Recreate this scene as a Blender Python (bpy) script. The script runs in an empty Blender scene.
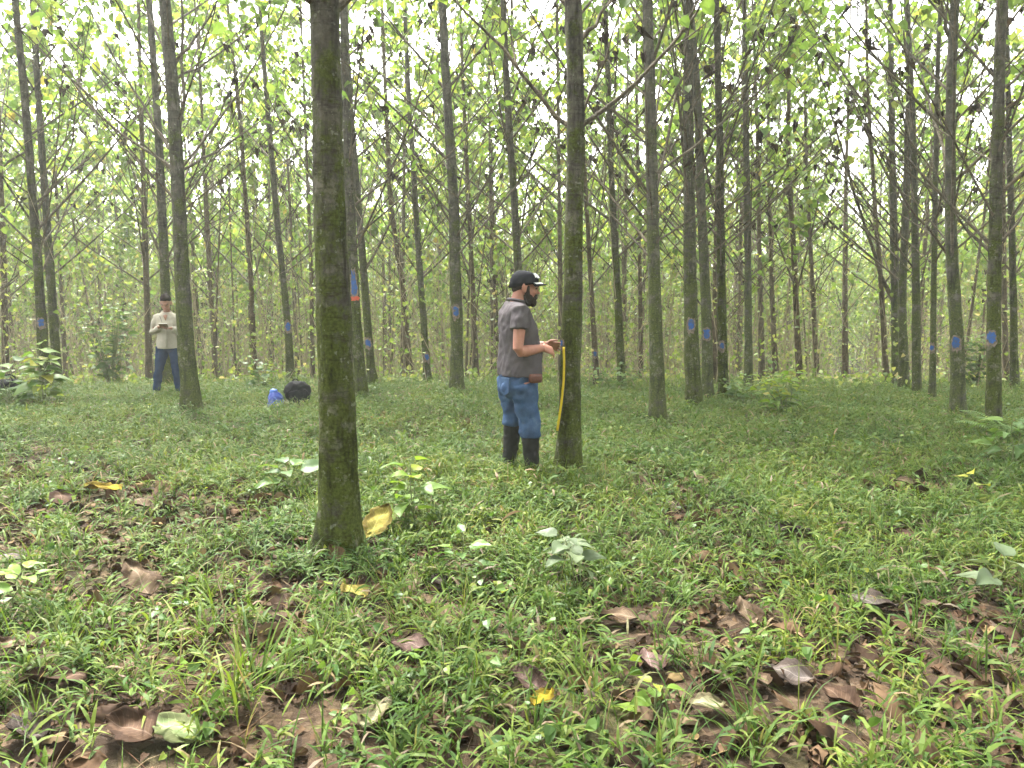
import bpy, math, random
import numpy as np
from mathutils import Vector, Matrix

C = bpy.context.scene.collection
F_PX = 759.0
CAM_Z = 1.55
PITCH = math.atan(90.0 / F_PX)
R_ = math.radians

# ------------------------------------------------------------------ noise
def _hash(ix, iy, seed):
    n = (ix.astype(np.int64) * 374761393 + iy.astype(np.int64) * 668265263 + seed * 1274126177) & 0xFFFFFFFF
    n = ((n ^ (n >> 13)) * 1274126177) & 0xFFFFFFFF
    n = n ^ (n >> 16)
    return (n & 0xFFFF) / 65535.0

def vnoise(x, y, scale, seed=0):
    x = np.asarray(x, float) / scale; y = np.asarray(y, float) / scale
    ix = np.floor(x); iy = np.floor(y)
    fx = x - ix; fy = y - iy
    fx = fx * fx * (3 - 2 * fx); fy = fy * fy * (3 - 2 * fy)
    a = _hash(ix, iy, seed); b = _hash(ix + 1, iy, seed)
    c = _hash(ix, iy + 1, seed); d = _hash(ix + 1, iy + 1, seed)
    return (a * (1 - fx) + b * fx) * (1 - fy) + (c * (1 - fx) + d * fx) * fy

def H(x, y):
    """Height of the ground: nearly level, then falling away beyond a soft crest."""
    x = np.asarray(x, float); y = np.asarray(y, float)
    t = np.clip(y, -5, 48)
    s = 1.4
    drop = -0.125 * s * np.log1p(np.exp(np.clip((t - 12.6) / s, -30, 30)))
    drop = drop + 0.125 * s * np.log1p(np.exp((-12.6) / s))
    b = 0.16 * (vnoise(x, y, 4.5, 3) - 0.5) + 0.07 * (vnoise(x, y, 1.3, 5) - 0.5) + 0.03 * (vnoise(x, y, 0.45, 7) - 0.5)
    far = np.clip((np.hypot(x, y) - 60) / 200, 0, 1)
    return drop + b + far * 2.0

def h1(x, y): return float(H(x, y))

CAM = np.array([0.0, 0.0, CAM_Z])
cp, sp = math.cos(PITCH), math.sin(PITCH)
def ray(px, py):
    u = (px - 512.0) / F_PX; v = -(py - 384.0) / F_PX
    return np.array([u, cp + v * sp, -sp + v * cp])
def at(px, py, Y):
    """world point seen at a pixel at forward distance Y"""
    d = ray(px, py); return CAM + d * (Y / d[1])
def ground_at(px, py):
    d = ray(px, py); t = 1.0
    while t < 60:
        p = CAM + d * t
        if p[2] <= h1(p[0], p[1]): return np.array([p[0], p[1], h1(p[0], p[1])])
        t += 0.01
    return CAM + d * 13

# ------------------------------------------------------------------ objects
def tag(o, label=None, cat=None, group=None, kind=None):
    if label: o['label'] = label
    if cat: o['category'] = cat
    if group: o['group'] = group
    if kind: o['kind'] = kind
    return o
def empty(name, loc=(0, 0, 0), rz=0.0):
    o = bpy.data.objects.new(name, None); C.objects.link(o)
    o.location = Vector(loc); o.rotation_euler = (0, 0, rz); o.empty_display_size = .1
    return o

class MB:
    """collects verts / faces and links them as one mesh object"""
    def __init__(s): s.V = []; s.F = []; s.n = 0
    def add(s, v, f, mat=0):
        v = np.asarray(v, float).reshape(-1, 3)
        f = np.asarray(f, np.int64)
        if len(f) == 0: return
        s.V.append(v); s.F.append((f + s.n, mat)); s.n += len(v)
    def tube(s, path, rad, sides=6, mat=0, cap=True):
        P = np.asarray(path, float); n = len(P)
        rad = np.broadcast_to(np.asarray(rad, float), (n,))
        T = np.gradient(P, axis=0); T /= np.linalg.norm(T, axis=1)[:, None] + 1e-12
        ref = np.array([0, 0, 1.]) if abs(T[0][2]) < .9 else np.array([1., 0, 0])
        a = np.cross(T, ref); a /= np.linalg.norm(a, axis=1)[:, None] + 1e-12
        b = np.cross(T, a)
        ang = np.arange(sides) * 2 * math.pi / sides
        V = P[:, None, :] + rad[:, None, None] * (np.cos(ang)[None, :, None] * a[:, None, :] + np.sin(ang)[None, :, None] * b[:, None, :])
        i = np.arange(n - 1)[:, None] * sides; j = np.arange(sides)[None, :]; k = (j + 1) % sides
        f = np.stack([i + j, i + k, i + sides + k, i + sides + j], -1).reshape(-1, 4)
        base = s.n
        s.add(V.reshape(-1, 3), f, mat)
        if cap:
            s.F.append((np.array([base + np.arange(sides)]), mat))
            s.F.append((np.array([base + (n - 1) * sides + np.arange(sides)[::-1]]), mat))
    def build(s, name, mats, parent=None, smooth=True, origin=None):
        if not isinstance(mats, (list, tuple)): mats = [mats]
        me = bpy.data.meshes.new(name)
        V = np.concatenate(s.V) if s.V else np.zeros((0, 3))
        if origin is not None: V = V - np.asarray(origin)
        loops = []; starts = []; mi = []; off = 0
        for f, m in s.F:
            k = f.shape[1]
            loops.append(f.ravel()); starts.append(off + np.arange(len(f)) * k); mi.append(np.full(len(f), m)); off += f.size
        loops = np.concatenate(loops); starts = np.concatenate(starts); mi = np.concatenate(mi)
        me.vertices.add(len(V)); me.vertices.foreach_set('co', V.astype(np.float32).ravel())
        me.loops.add(len(loops)); me.loops.foreach_set('vertex_index', loops.astype(np.int32))
        me.polygons.add(len(starts)); me.polygons.foreach_set('loop_start', starts.astype(np.int32))
        me.polygons.foreach_set('material_index', mi.astype(np.int32))
        me.update(calc_edges=True)
        me.polygons.foreach_set('use_smooth', np.full(len(starts), smooth))
        for m in mats: me.materials.append(m)
        o = bpy.data.objects.new(name, me); C.objects.link(o)
        if parent is not None: o.parent = parent
        return o

# ------------------------------------------------------------------ materials
class N:
    def __init__(s, name):
        s.m = bpy.data.materials.new(name); s.m.use_nodes = True
        s.t = s.m.node_tree; s.t.nodes.clear()
        s.out = s.t.nodes.new('ShaderNodeOutputMaterial')
    def n(s, typ, **kw):
        x = s.t.nodes.new(typ)
        for k, v in kw.items():
            if k.startswith('i_'):
                key = k[2:]
                key = int(key) if key.isdigit() else key.replace('_', ' ')
                x.inputs[key].default_value = v
            else: setattr(x, k, v)
        return x
    def l(s, a, b): s.t.links.new(a, b)
    def coord(s, scale=(1, 1, 1)):
        tc = s.n('ShaderNodeTexCoord'); mp = s.n('ShaderNodeMapping'); mp.inputs['Scale'].default_value = scale
        s.l(tc.outputs['Object'], mp.inputs['Vector']); return mp.outputs['Vector']
    def noise(s, vec, scale, detail=4, rough=.55, dist=0):
        x = s.n('ShaderNodeTexNoise'); x.inputs['Scale'].default_value = scale
        x.inputs['Detail'].default_value = detail; x.inputs['Roughness'].default_value = rough; x.inputs['Distortion'].default_value = dist
        if vec is not None: s.l(vec, x.inputs['Vector'])
        return x.outputs['Fac']
    def ramp(s, fac, stops, interp='LINEAR'):
        x = s.n('ShaderNodeValToRGB'); e = x.color_ramp; e.interpolation = interp
        while len(e.elements) < len(stops): e.elements.new(.5)
        for el, (p, c) in zip(e.elements, stops):
            el.position = p; el.color = (*c, 1) if len(c) == 3 else c
        s.l(fac, x.inputs['Fac']); return x.outputs['Color']
    def mix(s, fac, a, b, blend='MIX'):
        x = s.n('ShaderNodeMix', data_type='RGBA', blend_type=blend)
        for sock, v in ((x.inputs[0], fac), (x.inputs[6], a), (x.inputs[7], b)):
            if hasattr(v, 'is_linked'): s.l(v, sock)
            elif isinstance(v, tuple): sock.default_value = (*v, 1) if len(v) == 3 else v
            else: sock.default_value = v
        return x.outputs[2]
    def math(s, op, a, b=0.0):
        x = s.n('ShaderNodeMath', operation=op)
        for sock, v in ((x.inputs[0], a), (x.inputs[1], b)):
            if hasattr(v, 'is_linked'): s.l(v, sock)
            else: sock.default_value = v
        return x.outputs[0]
    def bump(s, h, strength=.5, dist=.01):
        x = s.n('ShaderNodeBump'); x.inputs['Strength'].default_value = strength; x.inputs['Distance'].default_value = dist
        s.l(h, x.inputs['Height']); return x.outputs['Normal']
    def bsdf(s, col, rough=.8, normal=None, spec=.3):
        x = s.n('ShaderNodeBsdfPrincipled'); x.inputs['Roughness'].default_value = rough
        x.inputs['Specular IOR Level'].default_value = spec
        if hasattr(col, 'is_linked'): s.l(col, x.inputs['Base Color'])
        else: x.inputs['Base Color'].default_value = (*col, 1)
        if normal is not None: s.l(normal, x.inputs['Normal'])
        return x.outputs[0]
    def done(s, sh): s.l(sh, s.out.inputs['Surface']); return s.m

def mat_bark(name, a, b, moss, moss_amt, dry=0.0):
    k = N(name); v = k.coord(); vs = k.coord((1, 1, .22))
    oi = k.n('ShaderNodeObjectInfo').outputs['Random']
    big = k.noise(v, 5, 3); fine = k.noise(vs, 38, 5, .65)
    mid_ = k.noise(v, 17, 5, .7)
    f = k.math('ADD', k.math('MULTIPLY', big, .30), k.math('ADD', k.math('MULTIPLY', fine, .36), k.math('MULTIPLY', mid_, .36)))
    col = k.ramp(f, [(.38, a), (.64, b)])
    mm = k.noise(v, 4.5, 7, .72)
    z = k.n('ShaderNodeSeparateXYZ'); k.l(v, z.inputs[0])
    zz = k.math('MULTIPLY', z.outputs['Z'], -.05)
    mask = k.ramp(k.math('ADD', k.math('ADD', mm, zz), moss_amt), [(.47, (0, 0, 0)), (.60, (1, 1, 1))])
    mossc = k.ramp(k.noise(v, 60, 3), [(.3, tuple(c * .55 for c in moss)), (.7, tuple(c * 1.5 for c in moss))])
    col = k.mix(mask, col, mossc)
    lic = k.ramp(k.noise(v, 21, 4, .6), [(.63, (0, 0, 0)), (.67, (.6, .6, .6))])
    col = k.mix(lic, col, (.20, .21, .16))
    pale = k.ramp(k.noise(v, 7.5, 6, .7), [(.55, (0, 0, 0)), (.64, (.55, .55, .55))])
    col = k.mix(pale, col, tuple(min(1, x * 1.35 + .012) for x in b))
    dk = k.ramp(k.noise(vs, 11, 5, .7), [(.36, (.35, .35, .35)), (.5, (1, 1, 1))])
    col = k.mix(1.0, col, dk, 'MULTIPLY')
    ring = k.ramp(k.noise(k.coord((.9, .9, 7)), 1.6, 5, .7), [(.40, (1, 1, 1)), (.435, (.5, .48, .46)), (.46, (1, 1, 1))])
    col = k.mix(.8, col, ring, 'MULTIPLY')
    br = k.n('ShaderNodeBrightContrast'); k.l(col, br.inputs['Color'])
    k.l(k.math('MULTIPLY', k.math('SUBTRACT', oi, .5), .03), br.inputs['Bright'])
    hgt = k.math('ADD', fine, k.math('MULTIPLY', k.noise(v, 90, 3), .5))
    return k.done(k.bsdf(br.outputs[0], .9, k.bump(hgt, 1.0, .02), .15))

def mat_leaf(name, stops, trans=.45, rough=.5, spec=.35, veins=False, patch=False):
    k = N(name); g = k.n('ShaderNodeNewGeometry')
    col = k.ramp(g.outputs['Random Per Island'], stops)
    if veins:
        v = k.coord(); col = k.mix(.5, col, k.ramp(k.noise(v, 26, 4), [(.35, (.45, .42, .4)), (.65, (1, 1, 1))]), 'MULTIPLY')
    if patch:
        v = k.coord(); col = k.mix(1.0, col, k.ramp(k.noise(v, 1.1, 4, .6), [(.34, (.74, .84, .95)), (.5, (1, 1, 1)), (.66, (1.34, 1.18, 1.0))]), 'MULTIPLY')
    a = k.bsdf(col, rough, None, spec)
    if trans <= 0: return k.done(a)
    tcol = k.mix(1.0, col, (1.02, 1.0, .62), 'MULTIPLY')
    t = k.n('ShaderNodeBsdfTranslucent'); k.l(tcol, t.inputs['Color'])
    ms = k.n('ShaderNodeMixShader'); ms.inputs[0].default_value = trans
    k.l(a, ms.inputs[1]); k.l(t.outputs[0], ms.inputs[2])
    return k.done(ms.outputs[0])

def mat_cloth(name, a, b, scale=40, rough=.9, bump=.3, weave=600, spec=.1):
    k = N(name); v = k.coord()
    col = k.ramp(k.noise(v, scale * .18, 4, .6), [(.3, a), (.7, b)])
    col = k.mix(.35, col, k.ramp(k.noise(v, weave, 2), [(.3, (.6, .6, .6)), (.7, (1.15, 1.15, 1.15))]), 'MULTIPLY')
    return k.done(k.bsdf(col, rough, k.bump(k.noise(v, scale, 3), bump, .01), spec))

def mat_plain(name, c, rough=.6, var=.25, scale=30, spec=.3, bump=.1):
    k = N(name); v = k.coord()
    col = k.ramp(k.noise(v, scale, 4), [(.3, tuple(x * (1 - var) for x in c)), (.7, tuple(min(1, x * (1 + var)) for x in c))])
    return k.done(k.bsdf(col, rough, k.bump(k.noise(v, scale * 3, 3), bump, .004), spec))

M = {}
M['bark'] = mat_bark('mossy_bark', (.028, .025, .020), (.100, .092, .074), (.050, .062, .012), .155)
M['bark_far'] = mat_bark('thin_bark', (0.048, 0.0368, 0.0224), (0.128, 0.1, 0.064), (0.0496, 0.0512, 0.016), -.04)
M['twig'] = mat_bark('twig_bark', (0.04743, 0.03794, 0.02656), (0.1265, 0.1044, 0.07274), (0.05059, 0.05059, 0.01897), -.16)
M['leaf'] = mat_leaf('canopy_leaf', [(0, (0.0901, 0.1664, 0.035)), (.4, (0.1431, 0.2288, 0.05)), (.75, (0.212, 0.2964, 0.06875)), (.96, (0.2862, 0.3224, 0.075)), (1, (0.3392, 0.2704, 0.075))], .56)
M['leaf_dry'] = mat_leaf('dead_hanging_leaf', [(0, (.020, .015, .012)), (.6, (.035, .025, .018)), (1, (.07, .05, .03))], .08, .8, .1)
M['grass'] = mat_leaf('grass_blade', [(0, (0.03683, 0.07762, 0.01531)), (.35, (0.06077, 0.1096, 0.01859)), (.7, (0.09207, 0.1392, 0.02297)), (.92, (0.1197, 0.1519, 0.03281)), (.96, (0.1565, 0.1223, 0.07109)), (1, (0.1841, 0.135, 0.09839))], .38, .55, .14, False, True)
M['litter'] = mat_leaf('leaf_litter', [(0, (0.01887, 0.01067, 0.006652)), (.25, (0.0438, 0.0249, 0.01433)), (.5, (0.0775, 0.04505, 0.02558)), (.75, (0.1213, 0.07706, 0.04349)), (.88, (0.07413, 0.05632, 0.04349)), (.96, (0.1483, 0.1067, 0.05628)), (1, (0.182, 0.1275, 0.05628))], .06, .8, .1, True)
M['under_stem'] = mat_plain('dry_stem', (.23, .19, .125), .9, .45, 3, .1)
M['under_leaf'] = mat_leaf('undergrowth_leaf', [(0, (.08, .14, .03)), (.35, (.15, .22, .045)), (.68, (.22, .29, .065)), (.9, (.28, .30, .09)), (1, (.34, .29, .16))], .5)
M['sap_leaf'] = mat_leaf('sapling_leaf', [(0, (0.044, 0.1, 0.02)), (.5, (0.08, 0.152, 0.028)), (.85, (0.12, 0.2, 0.032)), (1, (0.208, 0.24, 0.032))], .4, .45, .35)
M['sap_bright'] = mat_leaf('bright_sapling_leaf', [(0, (0.08, 0.16, 0.024)), (.5, (0.136, 0.224, 0.028)), (.8, (0.208, 0.272, 0.032)), (1, (0.272, 0.256, 0.032))], .5, .45, .35)
M['sap_grey'] = mat_leaf('grey_green_leaf', [(0, (0.063, 0.091, 0.0455)), (.5, (0.091, 0.126, 0.0595)), (1, (0.119, 0.147, 0.077))], .3, .55, .3)
M['sap_yellow'] = mat_leaf('yellowing_leaf', [(0, (0.104, 0.16, 0.024)), (.4, (0.24, 0.24, 0.024)), (1, (0.384, 0.32, 0.024))], .4, .5, .3)
M['sap_dark'] = mat_leaf('dark_shrub_leaf', [(0, (.045, .085, .025)), (.5, (.075, .13, .035)), (1, (.13, .19, .06))], .4, .6, .15)
M['sap_stem'] = mat_plain('sapling_stem', (.11, .13, .05), .8, .3, 20)

def mat_ground():
    k = N('forest_soil'); v = k.coord()
    base = k.ramp(k.noise(v, 9, 6, .65), [(.28, (0.01171, 0.006886, 0.00437)), (.5, (0.0322, 0.01907, 0.01068)), (.72, (0.07026, 0.04238, 0.02428))])
    flakes = k.n('ShaderNodeTexVoronoi'); flakes.inputs['Scale'].default_value = 14; k.l(v, flakes.inputs['Vector'])
    fc = k.n('ShaderNodeSeparateColor'); k.l(flakes.outputs['Color'], fc.inputs[0])
    base = k.mix(.5, base, k.ramp(fc.outputs[0], [(.2, (.03, .021, .014)), (.6, (.09, .062, .04)), (.95, (.17, .12, .075))]))
    mossy = k.ramp(k.noise(v, .55, 5, .6), [(.50, (0, 0, 0)), (.68, (.6, .6, .6))])
    base = k.mix(mossy, base, k.ramp(k.noise(v, 30, 3), [(.3, (.035, .05, .014)), (.7, (.075, .105, .028))]))
    h = k.math('ADD', k.noise(v, 35, 5, .7), k.math('MULTIPLY', flakes.outputs['Distance'], .8))
    return k.done(k.bsdf(base, .95, k.bump(h, .8, .03), .15))
M['ground'] = mat_ground()

# ------------------------------------------------------------------ ground
def axis(pts):
    out = [pts[0][0]]
    for (a, _), (b, st) in zip(pts[:-1], pts[1:]):
        n = max(1, int(round((b - a) / st))); out += list(a + (b - a) * np.arange(1, n + 1) / n)
    return np.array(out)
gx = axis([(-400, 0), (-80, 40), (-24, 2), (-9, .5), (9, .14), (24, .5), (80, 2), (400, 40)])
gy = axis([(-60, 0), (-6, 6), (1, .5), (9, .14), (20, .3), (55, 1.2), (100, 5), (500, 50)])
X, Y = np.meshgrid(gx, gy)
Z = H(X, Y)
nx, ny = len(gx), len(gy)
i = np.arange(ny - 1)[:, None] * nx + np.arange(nx - 1)[None, :]
g = MB(); g.add(np.stack([X, Y, Z], -1), np.stack([i, i + 1, i + nx + 1, i + nx], -1).reshape(-1, 4))
tag(g.build('ground', M['ground']), kind='structure')

# ------------------------------------------------------------------ blades, leaves
def blades(mb, P, az, el, L, W, curl, seg=3, mat=0, twist=None):
    """curved tapering blades: base points P, azimuth, start elevation, length, width, downward curl"""
    n = len(P)
    pts = [P]; e = el.copy(); p = P.copy()
    for s in range(seg):
        d = np.stack([np.cos(az) * np.cos(e), np.sin(az) * np.cos(e), np.sin(e)], -1)
        p = p + d * (L / seg)[:, None]; pts.append(p); e = e - curl / seg
    side = np.stack([-np.sin(az), np.cos(az), np.zeros(n)], -1)
    if twist is not None: side = side * np.cos(twist)[:, None] + np.array([0, 0, 1.]) * np.sin(twist)[:, None]
    prof = {2: [.45, 1, .06], 3: [.4, 1, .75, .05], 4: [.35, .9, 1, .7, .04]}[seg]
    V = np.zeros((n, seg + 1, 2, 3))
    for s in range(seg + 1):
        w = (W * .5 * prof[s])[:, None] * side
        V[:, s, 0] = pts[s] - w; V[:, s, 1] = pts[s] + w
    b = np.arange(n)[:, None] * (2 * (seg + 1)) + 2 * np.arange(seg)[None, :]
    f = np.stack([b, b + 1, b + 3, b + 2], -1).reshape(-1, 4)
    mb.add(V.reshape(-1, 3), f, mat)

LT = np.array([[0, 0], [0, .55], [0, 1.0], [-.40, .10], [-.36, .55], [.40, .10], [.36, .55]])
LF = np.array([[0, 3, 4, 2, 1], [0, 1, 2, 6, 5]])
def norm(a): return a / (np.linalg.norm(a, axis=-1, keepdims=True) + 1e-9)
def leaves(mb, P, tip, size, rng, mat=0, fold=.25, droop=.25, wide=1.0):
    n = len(P)
    if n == 0: return
    t = norm(tip); s = norm(np.cross(t, norm(rng.normal(0, 1, (n, 3)) * .55 + np.array([0, 0, 1.])))); nn = np.cross(s, t)
    nn = nn * np.where(nn[:, 2:3] < 0, -1, 1)
    fo = fold * rng.uniform(.3, 1.6, n); dr = droop * rng.uniform(.2, 1.8, n)
    x = LT[None, :, 0] * wide; y = LT[None, :, 1]
    z = np.abs(x) * fo[:, None] - y * y * dr[:, None]
    V = P[:, None, :] + size[:, None, None] * (x[..., None] * s[:, None, :] + y[..., None] * t[:, None, :] + z[..., None] * nn[:, None, :])
    f = (np.arange(n)[:, None, None] * 7 + LF[None]).reshape(-1, 5)
    mb.add(V.reshape(-1, 3), f, mat)

def sticks(mb, A, B, r0, r1, mid=None, mat=0, sides=3):
    """many thin tapered stems with one bend"""
    n = len(A)
    Mx = (A + B) / 2 if mid is None else mid
    T = norm(B - A); ref = np.where(np.abs(T[:, 2:3]) > .9, np.array([[1., 0, 0]]), np.array([[0, 0, 1.]]))
    a = norm(np.cross(T, ref)); b = np.cross(T, a)
    V = np.zeros((n, 3, sides, 3))
    for q, (p, r) in enumerate(((A, r0), (Mx, (r0 + r1) / 2), (B, r1))):
        for s in range(sides):
            an = 2 * math.pi * s / sides
            V[:, q, s] = p + r[:, None] * (math.cos(an) * a + math.sin(an) * b)
    fs = []
    base = np.arange(n) * 3 * sides
    for q in range(2):
        for s in range(sides):
            s2 = (s + 1) % sides
            fs.append(np.stack([base + q * sides + s, base + q * sides + s2, base + (q + 1) * sides + s2, base + (q + 1) * sides + s], -1))
    mb.add(V.reshape(-1, 3), np.concatenate(fs), mat)

# ------------------------------------------------------------------ trees
def branch_path(rng, start, az, el, L, bend=.25, n=7):
    p = np.array(start, float); out = [p.copy()]; e = el; a = az
    for k in range(n - 1):
        d = np.array([math.cos(a) * math.cos(e), math.sin(a) * math.cos(e), math.sin(e)])
        p = p + d * L / (n - 1); out.append(p.copy())
        e += bend / (n - 1) + rng.normal(0, .026); a += rng.normal(0, .032)
    return np.array(out)

def twigs_of(rng, path, L, k):
    out = []
    for _ in range(k):
        f = rng.uniform(.3, .92); q = f * (len(path) - 1); i0 = int(q)
        i0 = min(i0, len(path) - 2)
        p = path[i0] + (path[i0 + 1] - path[i0]) * (q - i0)
        d = path[i0 + 1] - path[i0]; d = d / np.linalg.norm(d)
        az = math.atan2(d[1], d[0]) + rng.choice([-1, 1]) * rng.uniform(.35, .9); el = math.asin(np.clip(d[2], -1, 1)) + rng.uniform(-.35, .3)
        out.append((f, branch_path(rng, p, az, el, L * (1.05 - f) * rng.uniform(.5, .9) + .25, .2, 5)))
    return out

def smooth01(a, b, x): 
    t = np.clip((x - a) / (b - a), 0, 1); return t * t * (3 - 2 * t)

def add_branch(rng, wood, crown, dead, path, L, r, leaf_lo=2.4, leaf_hi=6.0, dens=1.0, ntw=4, leafsize=(.08, .17), sides=5):
    n = len(path)
    wood.tube(path, r * (1 - .8 * np.linspace(0, 1, n)), sides)
    tw = twigs_of(rng, path, L, ntw)
    lines = [(path[n // 2:], 1.0)]
    for f, tp in tw:
        wood.tube(tp, r * (1 - .75 * f) * .6 * (1 - .75 * np.linspace(0, 1, len(tp))), 4 if sides > 4 else 3)
        lines.append((tp[1:], 1.0))
    for ln, w in lines:
        zc = ln[:, 2].mean()
        fac = smooth01(leaf_lo, leaf_hi, zc)
        m = rng.poisson(19 * dens * (fac + .02))
        if m and crown is not None:
            nq = max(1, m // 4); q = rng.uniform(0, len(ln) - 1.001, nq)[rng.integers(0, nq, m)]; i0 = q.astype(int)
            P = ln[i0] + (ln[i0 + 1] - ln[i0]) * (q - i0)[:, None] + rng.normal(0, .065, (m, 3))
            d = norm(ln[-1] - ln[0])
            tip = d * .4 + rng.normal(0, .6, (m, 3)) + np.array([0, 0, -.55])
            leaves(crown, P, tip, rng.uniform(leafsize[0], leafsize[1], m), rng)
        if dead is not None and zc < 9:
            m = rng.poisson(.6 * (1.3 - fac))
            if m:
                q = rng.uniform(0, len(ln) - 1.001, m); i0 = q.astype(int)
                P = ln[i0] + (ln[i0 + 1] - ln[i0]) * (q - i0)[:, None]
                for pp in P:   # a curled dry leaf: two or three crumpled flaps hanging together
                    kk = rng.integers(2, 4)
                    leaves(dead, np.repeat(pp[None], kk, 0), np.array([0, 0, -1.]) + rng.normal(0, .45, (kk, 3)), rng.uniform(.045, .105, kk), rng, 0, 1.4, .9, .8)

class Trunk:
    def __init__(s, pts, r, height, seed, flare=.45, wob=.06):
        """pts: world control points of the axis from the base up"""
        s.pts = np.asarray(pts, float); s.r = r; s.h = height; s.seed = seed; s.flare = flare; s.wob = wob
        s.z0 = s.pts[0][2]
        zs = s.pts[:, 2]
        top = s.z0 + height
        d = (s.pts[-1] - s.pts[-2]) / (s.pts[-1][2] - s.pts[-2][2])
        if zs[-1] < top:
            d = d * np.array([.6, .6, 1]); e = s.pts[-1] + d * (top - zs[-1]); s.pts = np.vstack([s.pts, e])
        zz = np.linspace(s.z0, top, 60)
        xx = np.interp(zz, s.pts[:, 2], s.pts[:, 0]); yy = np.interp(zz, s.pts[:, 2], s.pts[:, 1])
        ker = np.array([1, 2, 3, 2, 1.]) / 9
        def sm(a):
            b = np.concatenate([[2 * a[0] - a[2], 2 * a[0] - a[1]], a, [2 * a[-1] - a[-2], 2 * a[-1] - a[-3]]]); return np.convolve(b, ker, 'valid')
        rs = np.random.default_rng(seed)
        ph = rs.uniform(0, 6.28, 4)
        s.zz = zz
        s.xx = sm(xx) + wob * .35 * r * np.sin(zz * 1.7 + ph[0]) + wob * .2 * r * np.sin(zz * 4.1 + ph[1]); s.yy = sm(yy) + wob * .35 * r * np.sin(zz * 1.5 + ph[2])
        s.ph = ph
    def pos(s, z): return np.array([np.interp(z, s.zz, s.xx), np.interp(z, s.zz, s.yy), z])
    def rad0(s, z):
        t = np.clip((z - s.z0) / s.h, 0, 1)
        return s.r * .92 * ((1 - t) ** .85 * .98 + .05) * (1 + .16 * (np.exp(-np.clip(z - s.z0, 0, None) / 1.3) - .4)) * (1 + s.flare * np.exp(-np.clip(z - s.z0, 0, None) / .16))
    def rad(s, z, a):
        h = np.clip(z - s.z0, 0, None); p = s.ph
        k = np.exp(-h / .25)
        nz = .035 * np.sin(2 * a + 1.3 * h + p[0]) + .03 * np.sin(3 * a - 2.1 * h + p[1]) + .022 * np.sin(5 * a + 5.3 * h + p[2]) + .10 * k * np.sin(4 * a + p[3])
        ca, sa = np.cos(a), np.sin(a)
        nz = nz + .13 * (vnoise(ca * 2 + 40 + h * 2.2, sa * 2 + h * 5, 1.0, s.seed) - .5) + .10 * (vnoise(ca * 4 + 80 - h * 5, sa * 4 + h * 13, 1.0, s.seed + 1) - .5)
        return s.rad0(z) * (1 + nz)
    def mesh(s, mb, sides=20, dz=.06, dz_top=.3, ztop_fine=4.0, sink=.12):
        z = np.concatenate([np.arange(s.z0 - sink, s.z0 + ztop_fine, dz), np.arange(s.z0 + ztop_fine, s.z0 + s.h, dz_top)])
        a = np.arange(sides) * 2 * math.pi / sides
        Zg, Ag = np.meshgrid(z, a, indexing='ij')
        rr = s.rad(Zg, Ag + 0 * Zg)
        xx = np.interp(z, s.zz, s.xx)[:, None] + rr * np.cos(Ag); yy = np.interp(z, s.zz, s.yy)[:, None] + rr * np.sin(Ag)
        i = np.arange(len(z) - 1)[:, None] * sides; j = np.arange(sides)[None]; k = (j + 1) % sides
        mb.add(np.stack([xx, yy, Zg], -1), np.stack([i + j, i + k, i + sides + k, i + sides + j], -1).reshape(-1, 4))
    def patch(s, mb, zc, a0, w, h, off, rng, rag=.12):
        """thin layer on the bark with a ragged outline"""
        nr, na = 4, 22
        R = s.rad0(zc); V = []; F = []
        rg = 1 + rag * rng.normal(0, 1, na)
        def pt(r, k):
            ph = 2 * math.pi * k / na
            c, q = math.cos(ph), math.sin(ph)
            sq = 1 / max(abs(c), abs(q)) ** .45
            rr = r * (1 + (rg[k] - 1) * r)
            aa = a0 + rr * c * sq * .5 * w / R; z = zc + rr * q * sq * .5 * h
            d = s.rad(np.array(z), np.array(aa)) + off; p = s.pos(z)
            return [p[0] + d * math.cos(aa), p[1] + d * math.sin(aa), z]
        V.append(pt(0, 0))
        for r in range(1, nr + 1):
            for k in range(na): V.append(pt(r / nr, k))
        tri = [[0, 1 + k, 1 + (k + 1) % na] for k in range(na)]
        for r in range(nr - 1):
            for k in range(na):
                b = 1 + r * na; F.append([b + k, b + na + k, b + na + (k + 1) % na, b + (k + 1) % na])
        base = mb.n
        mb.add(V, F); mb.F.append((np.array(tri) + base, 0))

M['scrape'] = mat_plain('scraped_bark', (0.1445, 0.1148, 0.08925), .85, .5, 26, .15, .5)
def mat_paint():
    k = N('blue_spray_paint'); v = k.coord()
    col = k.ramp(k.noise(v, 22, 5, .7), [(.30, (0.088, 0.076, 0.068)), (.42, (0.04, 0.08, 0.176)), (.58, (0.024, 0.08, 0.264)), (.8, (0.04, 0.12, 0.336))])
    return k.done(k.bsdf(col, .75, k.bump(k.noise(v, 60, 4), .6, .008), .2))
M['blue'] = mat_paint()
M['orange'] = mat_plain('orange_tape', (0.434, 0.07, 0.0315), .5, .2, 40)

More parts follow.
